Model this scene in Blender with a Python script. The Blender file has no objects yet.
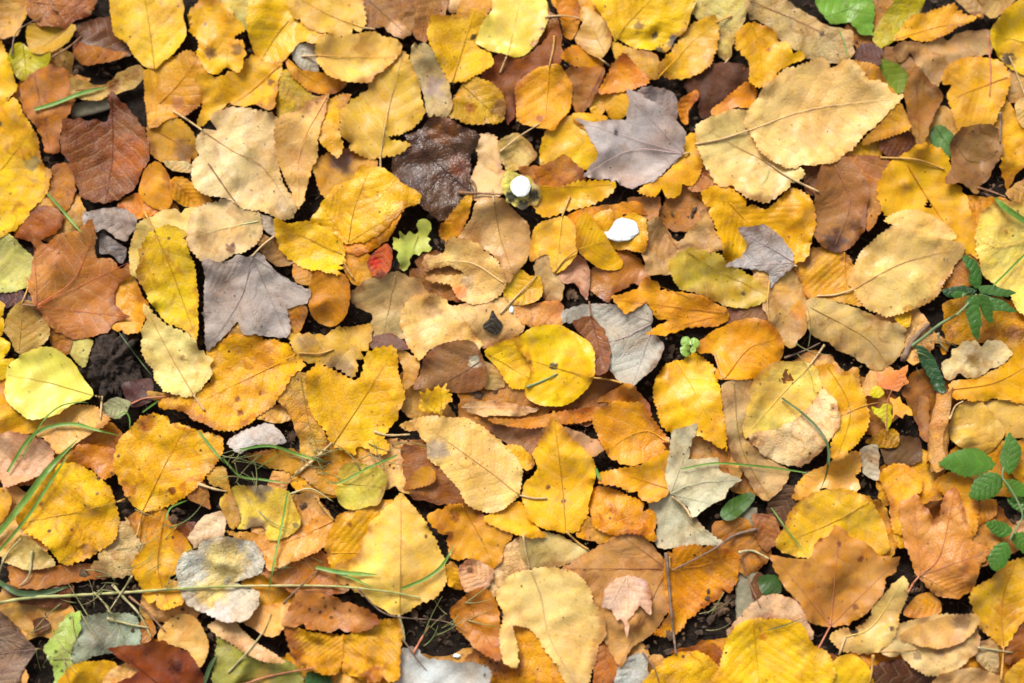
import bpy, math, random, re
import numpy as np
from mathutils import Vector
from mathutils.geometry import delaunay_2d_cdt

# ------------------------------------------------------------------ camera, world, sun, exposure
S = 0.0005                      # metres on the ground for one pixel of the photograph
W, H = 1024, 683
sc = bpy.context.scene
col = sc.collection
TILT = math.radians(9)
DIST = 0.80
cam_d = bpy.data.cameras.new('camera')
cam = bpy.data.objects.new('camera', cam_d)
col.objects.link(cam)
cam.location = (0, -DIST * math.sin(TILT), DIST * math.cos(TILT))
cam.rotation_euler = (TILT, 0, 0)
cam_d.sensor_width = 36
cam_d.lens = 36 / (W * S / DIST)
cam_d.clip_start = 0.01
cam_d.clip_end = 100
cam_d.dof.use_dof = True
cam_d.dof.focus_distance = DIST - 0.008
cam_d.dof.aperture_fstop = 2.8
sc.camera = cam
sc.cycles.filter_width = 1.7

SUN_EL, SUN_AZ = math.radians(43), math.radians(-25)     # azimuth measured from +Y (top of the photograph) clockwise
world = bpy.data.worlds.new("World")
sc.world = world
world.use_nodes = True
wn, wl = world.node_tree.nodes, world.node_tree.links
bg = wn['Background']
sky = wn.new('ShaderNodeTexSky')
sky.sky_type = 'NISHITA'
sky.sun_disc = False
sky.sun_elevation = SUN_EL
sky.sun_rotation = SUN_AZ
sky.air_density = 1.0
sky.dust_density = 4.0
sky.ozone_density = 0.6
hs = wn.new('ShaderNodeHueSaturation')
hs.inputs['Saturation'].default_value = 0.22              # an overcast, nearly white sky
wl.new(sky.outputs[0], hs.inputs['Color'])
wl.new(hs.outputs[0], bg.inputs['Color'])
bg.inputs['Strength'].default_value = 0.105
sun_d = bpy.data.lights.new('sun', 'SUN')
sun_d.energy = 2.9
sun_d.angle = math.radians(26)
sun_d.color = (1.0, 0.96, 0.90)
sun = bpy.data.objects.new('sun', sun_d)
col.objects.link(sun)
sun.rotation_euler = (math.pi / 2 - SUN_EL, 0, math.pi - SUN_AZ)
sun.rotation_euler = Vector((-math.sin(SUN_AZ) * math.cos(SUN_EL), -math.cos(SUN_AZ) * math.cos(SUN_EL), -math.sin(SUN_EL))).to_track_quat('-Z', 'Y').to_euler()
sc.view_settings.view_transform = 'Standard'
sc.view_settings.look = 'None'
sc.view_settings.gamma = 1
sc.view_settings.exposure = 0.80
ALB = 0.62                      # photograph colour -> surface albedo

rng = random.Random(7)
nr = np.random.default_rng(7)
_camR = cam.rotation_euler.to_matrix()
_R = np.array(_camR)
_C = np.array(cam.location)

def cast(p, z=0.0):
    """photo pixels -> ground points at height z (metres)"""
    p = np.asarray(p, float).reshape(-1, 2)
    k = S / DIST
    d = np.stack([(p[:, 0] - W / 2) * k, (H / 2 - p[:, 1]) * k, -np.ones(len(p))], 1) @ _R.T
    z = np.broadcast_to(np.asarray(z, float), (len(p),))
    t = (z - _C[2]) / d[:, 2]
    return _C[:2] + d[:, :2] * t[:, None]

# ------------------------------------------------------------------ tiles of the traced photograph
TILES = {}
for j, row in enumerate(('ABC', 'DEF', 'GHI')):
    for i, c in enumerate(row):
        TILES[c] = (320 * i, 213.5 * j, 8 / 3)
for j, y0 in enumerate((0, 170, 340, 503)):
    for i, x0 in enumerate((0, 250, 500, 764)):
        TILES['%d%d' % (j + 1, i + 1)] = (x0, y0, 3.796)
TILES['Z'] = (0, 0, 1.0)

def pts(tile, s):
    x0, y0, k = TILES[tile]
    a = [tuple(float(v) for v in q.split(',')) for q in s.split()]
    return np.array([(x0 + x / k, y0 + y / k) for x, y in a]).reshape(-1, 2)

def lin(c, alb=None):
    c = np.array(c, float) / 255
    l = np.where(c <= 0.04045, c / 12.92, ((c + 0.055) / 1.055) ** 2.4)
    g = l.mean()
    l = g + (l - g) * 1.06
    if c[0] >= c[1] > c[2] and c[0] - c[2] > 0.2: l = l * np.array([1.10, 1.14, 0.88] if c[0] < 0.83 and c[2] > 0.2 else [1.09, 1.03, 0.76] if c[2] < 0.30 else [1.16, 1.10, 0.86] if c[2] < 0.42 else [1.20, 1.12, 0.98])
    l = np.clip(l, 0.002, 1.4)
    return l * (ALB if alb is None else alb)

# ------------------------------------------------------------------ height of the pile, a grid over the ground (metres)
GX0, GY0, GS = -0.34, -0.25, 0.0008
GW, GH = int(0.68 / GS), int(0.50 / GS)
HM = np.zeros((GH, GW))

def gidx(xy):
    u = (xy[:, 0] - GX0) / GS
    v = (xy[:, 1] - GY0) / GS
    return np.clip(u, 0, GW - 1.001), np.clip(v, 0, GH - 1.001)

def hsample(xy, M=None):
    M = HM if M is None else M
    u, v = gidx(np.asarray(xy))
    i, j = v.astype(int), u.astype(int)
    fu, fv = u - j, v - i
    return (M[i, j] * (1 - fu) * (1 - fv) + M[i, j + 1] * fu * (1 - fv) + M[i + 1, j] * (1 - fu) * fv + M[i + 1, j + 1] * fu * fv)

def hmax(xy):
    u, v = gidx(np.asarray(xy))
    i, j = v.astype(int), u.astype(int)
    return np.maximum.reduce([HM[i, j], HM[i, j + 1], HM[i + 1, j], HM[i + 1, j + 1]])

def splat(xy, z):
    u, v = gidx(xy)
    i, j = v.astype(int), u.astype(int)
    for a in (0, 1):
        for b in (0, 1):
            np.maximum.at(HM, (i + a, j + b), z)

def blur1(M, r):
    k = np.exp(-0.5 * (np.arange(-2 * r, 2 * r + 1) / r) ** 2)
    k /= k.sum()
    P = np.pad(M, 2 * r, mode='edge')
    P = np.apply_along_axis(lambda a: np.convolve(a, k, 'valid'), 0, P)
    return np.apply_along_axis(lambda a: np.convolve(a, k, 'valid'), 1, P)

def local_blur(lo, hi, r=9):
    """blurred copy of the pile around a footprint; returns a sampler"""
    u, v = gidx(np.array([lo, hi]))
    i0, i1 = max(int(v[0]) - 3, 0), min(int(v[1]) + 5, GH)
    j0, j1 = max(int(u[0]) - 3, 0), min(int(u[1]) + 5, GW)
    B = HM.copy() if False else None
    sub = blur1(HM[i0:i1, j0:j1], r)
    def f(xy):
        u, v = gidx(xy)
        i = np.clip(v.astype(int) - i0, 0, sub.shape[0] - 2)
        j = np.clip(u.astype(int) - j0, 0, sub.shape[1] - 2)
        fu = np.clip(u - j0 - j, 0, 1)
        fv = np.clip(v - i0 - i, 0, 1)
        return (sub[i, j] * (1 - fu) * (1 - fv) + sub[i, j + 1] * fu * (1 - fv) + sub[i + 1, j] * (1 - fu) * fv + sub[i + 1, j + 1] * fu * fv)
    return f

# ------------------------------------------------------------------ objects
def tag(o, label=None, cat=None, group=None, kind=None):
    if label: o['label'] = label
    if cat: o['category'] = cat
    if group: o['group'] = group
    if kind: o['kind'] = kind
    return o

def empty(name, loc):
    o = bpy.data.objects.new(name, None)
    o.empty_display_size = 0.01
    col.objects.link(o)
    o.location = loc
    return o

def mesh_obj(name, V, F, mat, parent=None, smooth=True, origin=None):
    """V in world metres; origin = world location given to the object"""
    V = np.asarray(V, float)
    if parent is not None:
        base = np.array(parent.location)
        if parent.parent: base = base + np.array(parent.parent.location)
        V = V - base
    else:
        if origin is None:
            origin = np.array([V[:, 0].mean(), V[:, 1].mean(), V[:, 2].min()])
        V = V - origin
    me = bpy.data.meshes.new(name)
    me.from_pydata([tuple(v) for v in V], [], F)
    if smooth:
        me.polygons.foreach_set('use_smooth', [True] * len(me.polygons))
    me.materials.append(mat)
    o = bpy.data.objects.new(name, me)
    col.objects.link(o)
    if parent is not None: o.parent = parent
    else: o.location = origin
    return o

def tube(P, R, n=6, flat=1.0, cap=True):
    """tube of radii R along 3-D points P"""
    P = np.asarray(P, float)
    R = np.broadcast_to(np.asarray(R, float), (len(P),))
    T = np.gradient(P, axis=0)
    T /= np.linalg.norm(T, axis=1)[:, None] + 1e-12
    V, F = [], []
    for k in range(len(P)):
        up = np.array([0, 0, 1.0])
        if abs(T[k] @ up) > 0.95: up = np.array([0, 1.0, 0])
        a = np.cross(T[k], up); a /= np.linalg.norm(a)
        b = np.cross(a, T[k])
        for i in range(n):
            t = 2 * math.pi * i / n
            V.append(P[k] + R[k] * (a * math.cos(t) + b * math.sin(t) * flat))
    for k in range(len(P) - 1):
        for i in range(n):
            j = (i + 1) % n
            F.append((k * n + i, k * n + j, (k + 1) * n + j, (k + 1) * n + i))
    if cap:
        F.append(tuple(range(n))[::-1])
        F.append(tuple((len(P) - 1) * n + i for i in range(n)))
    return np.array(V), F

def resample(P, step):
    P = np.asarray(P, float)
    d = np.r_[0, np.cumsum(np.linalg.norm(np.diff(P, axis=0), axis=1))]
    n = max(int(round(d[-1] / step)), 2)
    t = np.linspace(0, d[-1], n + 1)
    return np.stack([np.interp(t, d, P[:, i]) for i in range(P.shape[1])], 1)

def spline(P, closed=False, sub=8, tension=0.5):
    """Catmull-Rom through the points"""
    P = np.asarray(P, float)
    n = len(P)
    if n < 3: return resample(P, max(np.linalg.norm(P[1] - P[0]) / sub, 1e-9))
    out = []
    for i in range(n if closed else n - 1):
        p0 = P[(i - 1) % n] if closed or i > 0 else 2 * P[0] - P[1]
        p1, p2 = P[i], P[(i + 1) % n]
        p3 = P[(i + 2) % n] if closed or i < n - 2 else 2 * P[-1] - P[-2]
        for k in range(sub):
            t = k / sub
            m1, m2 = (p2 - p0) * tension, (p3 - p1) * tension
            out.append((2 * t ** 3 - 3 * t ** 2 + 1) * p1 + (t ** 3 - 2 * t ** 2 + t) * m1 + (-2 * t ** 3 + 3 * t ** 2) * p2 + (t ** 3 - t ** 2) * m2)
    if not closed: out.append(P[-1])
    return np.array(out)

def inside(q, poly):
    x, y = q[:, 0][:, None], q[:, 1][:, None]
    x1, y1 = poly[:, 0][None], poly[:, 1][None]
    x2, y2 = np.roll(poly[:, 0], -1)[None], np.roll(poly[:, 1], -1)[None]
    c = ((y1 > y) != (y2 > y)) & (x < (x2 - x1) * (y - y1) / (y2 - y1 + 1e-12) + x1)
    return c.sum(1) % 2 == 1

def edge_dist(q, poly):
    """distance to the outline and to its nearest segment"""
    a = poly[None]; b = np.roll(poly, -1, 0)[None]
    ab = b - a
    t = np.clip(((q[:, None] - a) * ab).sum(2) / ((ab ** 2).sum(2) + 1e-12), 0, 1)
    d = np.linalg.norm(q[:, None] - (a + ab * t[..., None]), axis=2)
    return d.min(1)

def poly_param(q, line):
    """nearest point of a polyline: arc position, signed distance"""
    a, b = line[:-1][None], line[1:][None]
    ab = b - a
    L = np.linalg.norm(ab, axis=2)
    t = np.clip(((q[:, None] - a) * ab).sum(2) / (L ** 2 + 1e-12), 0, 1)
    w = q[:, None] - (a + ab * t[..., None])
    d = np.linalg.norm(w, axis=2)
    k = d.argmin(1)
    i = np.arange(len(q))
    cum = np.r_[0, np.cumsum(L[0])]
    s = cum[k] + t[i, k] * L[0, k]
    cr = ab[0, k, 0] * w[i, k, 1] - ab[0, k, 1] * w[i, k, 0]
    return s, d[i, k] * np.sign(cr + 1e-12)

def smooth_noise(q, scale, seed, octaves=3):
    """cheap smooth noise in -1..1 from rotated sines"""
    r = np.random.default_rng(seed)
    out = np.zeros(len(q)); amp = 1.0; tot = 0
    for o in range(octaves):
        for k in range(3):
            th = r.uniform(0, 2 * math.pi); f = 2 * math.pi / (scale * r.uniform(0.7, 1.4)) * 2 ** o
            ph = r.uniform(0, 6.28)
            out += amp * np.sin(q[:, 0] * math.cos(th) * f + q[:, 1] * math.sin(th) * f + ph + 1.3 * np.sin(q[:, 1] * f * 0.6 * math.cos(th) + ph * 2))
            tot += amp * 0.6
        amp *= 0.5
    return np.clip(out / tot, -1.3, 1.3)

# ------------------------------------------------------------------ materials
def nodes(m):
    m.use_nodes = True
    nt = m.node_tree
    nt.nodes.clear()
    return nt, nt.nodes, nt.links

def mk_leaf(name, rough=0.5, spec=0.3, trans=0.22, speck=1.0, bump=1.0, mottle=1.0, coat=0.0):
    m = bpy.data.materials.new(name)
    nt, N, L = nodes(m)
    def nd(t, **k):
        n = N.new(t)
        for a, b in k.items(): setattr(n, a, b)
        return n
    def math_(op, a, b=None, c=None, clamp=False):
        n = nd('ShaderNodeMath', operation=op, use_clamp=clamp)
        for i, v in enumerate((a, b, c)):
            if v is None: continue
            if isinstance(v, (int, float)): n.inputs[i].default_value = v
            else: L.new(v, n.inputs[i])
        return n.outputs[0]
    def ramp(v, lo, hi, a=0.0, b=1.0):
        n = nd('ShaderNodeMapRange', clamp=True, interpolation_type='SMOOTHSTEP')
        L.new(v, n.inputs[0])
        n.inputs[1].default_value, n.inputs[2].default_value = lo, hi
        n.inputs[3].default_value, n.inputs[4].default_value = a, b
        return n.outputs[0]
    out = nd('ShaderNodeOutputMaterial')
    at = nd('ShaderNodeAttribute', attribute_name='leaf_colour')
    av = nd('ShaderNodeAttribute', attribute_name='vein_uv')       # x: lateral vein phase, y: 0 midrib .. 1 rim, z: vein tone
    tc = nd('ShaderNodeTexCoord')
    oi = nd('ShaderNodeObjectInfo')
    sep = nd('ShaderNodeSeparateXYZ'); L.new(av.outputs['Vector'], sep.inputs[0])
    rv = nd('ShaderNodeCombineXYZ')
    L.new(math_('MULTIPLY', oi.outputs['Random'], 37.0), rv.inputs[0]); L.new(math_('MULTIPLY', oi.outputs['Random'], 91.0), rv.inputs[1])
    mp = nd('ShaderNodeVectorMath', operation='MULTIPLY_ADD')
    L.new(tc.outputs['Object'], mp.inputs[0]); mp.inputs[1].default_value = (2000, 2000, 2000); L.new(rv.outputs[0], mp.inputs[2])   # now in photo pixels
    P = mp.outputs[0]
    def noise(scale, detail=3, rough_=0.55, w=0):
        n = nd('ShaderNodeTexNoise'); n.inputs['Scale'].default_value = scale; n.inputs['Detail'].default_value = detail
        n.inputs['Roughness'].default_value = rough_; L.new(P, n.inputs['Vector']); n.inputs['Distortion'].default_value = w
        return n.outputs[0]
    n_big = noise(0.022, 3); n_mid = noise(0.09, 4, 0.6, 0.4); n_fine = noise(0.45, 3); n_grain = noise(1.1, 2)
    # lateral veins
    ph = math_('ADD', sep.outputs[0], math_('MULTIPLY', math_('SUBTRACT', n_mid, 0.5), 0.45))
    tri = math_('ABSOLUTE', math_('SUBTRACT', math_('FRACT', ph), 0.5))
    rimfade = ramp(sep.outputs[1], 0.75, 1.0, 1.0, 0.35)
    vein = math_('MULTIPLY', ramp(tri, 0.0, 0.085, 1.0, 0.0), rimfade)
    pillow = math_('MULTIPLY', math_('POWER', math_('MULTIPLY', tri, 2.0), 0.6), rimfade)
    # net of small veins
    vo = nd('ShaderNodeTexVoronoi', feature='DISTANCE_TO_EDGE'); vo.inputs['Scale'].default_value = 0.24; L.new(P, vo.inputs['Vector'])
    net = ramp(vo.outputs['Distance'], 0.0, 0.16, 1.0, 0.0)
    # colour
    hue = nd('ShaderNodeHueSaturation'); L.new(at.outputs['Color'], hue.inputs['Color'])
    L.new(math_('ADD', 0.5, math_('MULTIPLY', math_('SUBTRACT', n_big, 0.5), 0.03 * mottle)), hue.inputs['Hue'])
    L.new(math_('ADD', 1.0, math_('MULTIPLY', math_('SUBTRACT', n_mid, 0.5), 0.30 * mottle)), hue.inputs['Saturation'])
    L.new(math_('ADD', 1.0, math_('ADD', math_('MULTIPLY', math_('SUBTRACT', n_mid, 0.5), 0.42 * mottle), math_('MULTIPLY', math_('SUBTRACT', n_fine, 0.5), 0.30 * mottle))), hue.inputs['Value'])
    def mix(a, b, f, mode='MIX'):
        n = nd('ShaderNodeMix', data_type='RGBA', blend_type=mode)
        for s, v in ((n.inputs['Factor'], f), (n.inputs['A'], a), (n.inputs['B'], b)):
            if isinstance(v, (int, float)): s.default_value = v
            elif isinstance(v, tuple): s.default_value = v
            else: L.new(v, s)
        return n.outputs['Result']
    c = hue.outputs[0]
    # brown ageing blotches, their own shapes
    ag = math_('MULTIPLY', ramp(noise(0.055, 5, 0.65, 0.8), 0.51, 0.68), at.outputs['Alpha'])
    c = mix(c, (0.62, 0.40, 0.22, 1), math_('MULTIPLY', ag, 0.75), 'MULTIPLY')
    # veins: z > 0 pale, z < 0 dark
    pale = math_('MAXIMUM', sep.outputs[2], 0.0); dark = math_('MAXIMUM', math_('MULTIPLY', sep.outputs[2], -1.0), 0.0)
    c = mix(c, (0.80, 0.62, 0.30, 1), math_('MULTIPLY', vein, math_('MULTIPLY', pale, 0.20)))
    c = mix(c, (0.60, 0.36, 0.20, 1), math_('MULTIPLY', vein, math_('MULTIPLY', dark, 0.30)), 'MULTIPLY')
    c = mix(c, (0.80, 0.68, 0.52, 1), math_('MULTIPLY', net, 0.16), 'MULTIPLY')
    # small dark specks
    vs = nd('ShaderNodeTexVoronoi', feature='F1'); vs.inputs['Scale'].default_value = 0.085; L.new(P, vs.inputs['Vector']); vs.inputs['Randomness'].default_value = 1
    sx = nd('ShaderNodeSeparateColor'); L.new(vs.outputs['Color'], sx.inputs[0])
    rad = ramp(sx.outputs[0], 0.15, 1.0, 0.0, 0.12 * max(1.0, speck))
    sp = math_('MULTIPLY', math_('LESS_THAN', math_('ADD', vs.outputs['Distance'], math_('MULTIPLY', math_('SUBTRACT', n_grain, 0.5), 0.08)), rad), ramp(n_big, 0.35, 0.6, 0.45, 1.0))
    vs2 = nd('ShaderNodeTexVoronoi', feature='F1'); vs2.inputs['Scale'].default_value = 0.2; L.new(P, vs2.inputs['Vector'])
    s2 = nd('ShaderNodeSeparateColor'); L.new(vs2.outputs['Color'], s2.inputs[0])
    sp2 = math_('LESS_THAN', vs2.outputs['Distance'], ramp(s2.outputs[0], 0.45, 1.0, 0.0, 0.19))
    c = mix(c, (0.06, 0.032, 0.018, 1), math_('MULTIPLY', sp, 0.9 * min(speck, 1.0)))
    c = mix(c, (0.30, 0.15, 0.06, 1), math_('MULTIPLY', math_('MULTIPLY', sp2, ramp(n_mid, 0.38, 0.56)), 0.62 * min(speck * 1.2, 1.0)))
    # bump
    h = math_('ADD', math_('ADD', math_('MULTIPLY', pillow, 0.30), math_('MULTIPLY', net, -0.10)), math_('ADD', math_('MULTIPLY', n_mid, 0.75), math_('MULTIPLY', n_fine, 0.16)))
    bp = nd('ShaderNodeBump'); bp.inputs['Strength'].default_value = 0.75; bp.inputs['Distance'].default_value = 0.0008 * bump
    L.new(h, bp.inputs['Height'])
    L.new(math_('MULTIPLY', 0.0008 * bump, math_('ADD', 0.35, math_('MULTIPLY', math_('FRACT', math_('MULTIPLY', oi.outputs['Random'], 7.3)), 1.1))), bp.inputs['Distance'])
    pr = nd('ShaderNodeBsdfPrincipled')
    L.new(c, pr.inputs['Base Color']); L.new(bp.outputs[0], pr.inputs['Normal'])
    L.new(math_('ADD', ramp(n_mid, 0.3, 0.7, rough - 0.08, rough + 0.10), math_('MULTIPLY', math_('SUBTRACT', math_('FRACT', math_('MULTIPLY', oi.outputs['Random'], 13.7)), 0.5), 0.30)), pr.inputs['Roughness'])
    pr.inputs['Specular IOR Level'].default_value = spec
    pr.inputs['Coat Weight'].default_value = coat; pr.inputs['Coat Roughness'].default_value = 0.25
    tr = nd('ShaderNodeBsdfTranslucent')
    L.new(mix(c, (1.0, 0.75, 0.45, 1), 1.0, 'MULTIPLY'), tr.inputs['Color']); L.new(bp.outputs[0], tr.inputs['Normal'])
    ms = nd('ShaderNodeMixShader'); ms.inputs[0].default_value = trans
    L.new(pr.outputs[0], ms.inputs[1]); L.new(tr.outputs[0], ms.inputs[2]); L.new(ms.outputs[0], out.inputs['Surface'])
    return m

def mk_plain(name, c1, c2, scale=300, rough=0.6, spec=0.3, bump=0.4, dist=0.0005, trans=0.0):
    m = bpy.data.materials.new(name)
    nt, N, L = nodes(m)
    out = N.new('ShaderNodeOutputMaterial'); pr = N.new('ShaderNodeBsdfPrincipled')
    tc = N.new('ShaderNodeTexCoord'); n = N.new('ShaderNodeTexNoise'); n.inputs['Scale'].default_value = scale; n.inputs['Detail'].default_value = 5
    n.inputs['Roughness'].default_value = 0.65
    L.new(tc.outputs['Object'], n.inputs['Vector'])
    mx = N.new('ShaderNodeMix'); mx.data_type = 'RGBA'
    rp = N.new('ShaderNodeMapRange'); rp.inputs[1].default_value = 0.35; rp.inputs[2].default_value = 0.65
    L.new(n.outputs[0], rp.inputs[0]); L.new(rp.outputs[0], mx.inputs['Factor'])
    mx.inputs['A'].default_value = (*c1, 1); mx.inputs['B'].default_value = (*c2, 1)
    L.new(mx.outputs['Result'], pr.inputs['Base Color'])
    b = N.new('ShaderNodeBump'); b.inputs['Strength'].default_value = bump; b.inputs['Distance'].default_value = dist
    L.new(n.outputs[0], b.inputs['Height']); L.new(b.outputs[0], pr.inputs['Normal'])
    pr.inputs['Roughness'].default_value = rough; pr.inputs['Specular IOR Level'].default_value = spec
    if trans:
        t = N.new('ShaderNodeBsdfTranslucent'); L.new(mx.outputs['Result'], t.inputs['Color'])
        ms = N.new('ShaderNodeMixShader'); ms.inputs[0].default_value = trans
        L.new(pr.outputs[0], ms.inputs[1]); L.new(t.outputs[0], ms.inputs[2]); L.new(ms.outputs[0], out.inputs['Surface'])
    else:
        L.new(pr.outputs[0], out.inputs['Surface'])
    return m

M = dict(
    fresh=mk_leaf('autumn_leaf', 0.50, 0.32, 0.24, 0.8, 0.8),
    freckled=mk_leaf('freckled_leaf', 0.5, 0.3, 0.24, 1.35, 1.0, 1.5),
    dry=mk_leaf('dry_leaf', 0.58, 0.25, 0.15, 1.0, 1.3, 1.4),
    clean=mk_leaf('smooth_leaf', 0.42, 0.35, 0.25, 0.35, 0.5, 0.6),
    wet=mk_leaf('wet_brown_leaf', 0.42, 0.35, 0.03, 0.5, 1.9, 2.2, 0.0),
    mould=mk_leaf('mouldy_leaf', 0.8, 0.1, 0.05, 1.0, 2.2, 1.6),
    green=mk_leaf('green_leaf', 0.42, 0.4, 0.22, 0.15, 0.9, 0.7),
    soil=mk_plain('soil', (0.005, 0.003, 0.002), (0.024, 0.014, 0.008), 260, 0.85, 0.2, 1.0, 0.004),
    humus=mk_plain('humus', (0.012, 0.008, 0.006), (0.085, 0.05, 0.028), 300, 0.75, 0.25, 0.8, 0.001),
    crumb=mk_plain('crumb', (0.022, 0.014, 0.009), (0.13, 0.075, 0.04), 60, 0.8, 0.2, 0.4),
    clod=mk_plain('soil_clod', (0.006, 0.004, 0.003), (0.05, 0.028, 0.016), 420, 0.8, 0.35, 1.0, 0.002),
    stalk_pale=mk_plain('pale_stalk', (0.55, 0.40, 0.20), (0.42, 0.26, 0.11), 500, 0.5, 0.3, 0.3, trans=0.1),
    stalk_yellow=mk_plain('yellow_stalk', (0.52, 0.30, 0.07), (0.38, 0.19, 0.05), 500, 0.5, 0.3, 0.3, trans=0.1),
    stalk_brown=mk_plain('brown_stalk', (0.26, 0.13, 0.06), (0.14, 0.07, 0.035), 500, 0.5, 0.3, 0.3),
    stalk_red=mk_plain('red_stalk', (0.42, 0.13, 0.07), (0.34, 0.14, 0.06), 500, 0.45, 0.35, 0.3),
    straw=mk_plain('straw', (0.45, 0.38, 0.20), (0.30, 0.27, 0.12), 200, 0.5, 0.3, 0.3, trans=0.15),
    grass=mk_plain('grass_blade', (0.085, 0.20, 0.025), (0.17, 0.28, 0.05), 120, 0.45, 0.35, 0.3, trans=0.25),
    grass_dark=mk_plain('grass_dark', (0.045, 0.085, 0.03), (0.08, 0.12, 0.04), 120, 0.45, 0.35, 0.3, trans=0.25),
    grass_stem=mk_plain('grass_stem', (0.24, 0.30, 0.08), (0.45, 0.38, 0.18), 60, 0.5, 0.3, 0.3, trans=0.1),
    stem=mk_plain('green_stem', (0.16, 0.21, 0.09), (0.10, 0.15, 0.07), 200, 0.5, 0.3, 0.3),
    twig=mk_plain('twig_bark', (0.12, 0.075, 0.05), (0.20, 0.13, 0.09), 500, 0.7, 0.2, 0.6),
    wood=mk_plain('mossy_wood', (0.13, 0.12, 0.075), (0.24, 0.20, 0.13), 150, 0.7, 0.2, 0.8, 0.001),
    grass_fine=mk_plain('fine_grass', (0.09, 0.16, 0.04), (0.36, 0.28, 0.13), 40, 0.5, 0.3, 0.2, trans=0.2),
    white=mk_plain('white_glint', (0.74, 0.77, 0.76), (0.52, 0.56, 0.53), 420, 0.55, 0.3, 0.9, 0.0008),  # white of the modelled glints, also used on the crumbs
)
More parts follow.
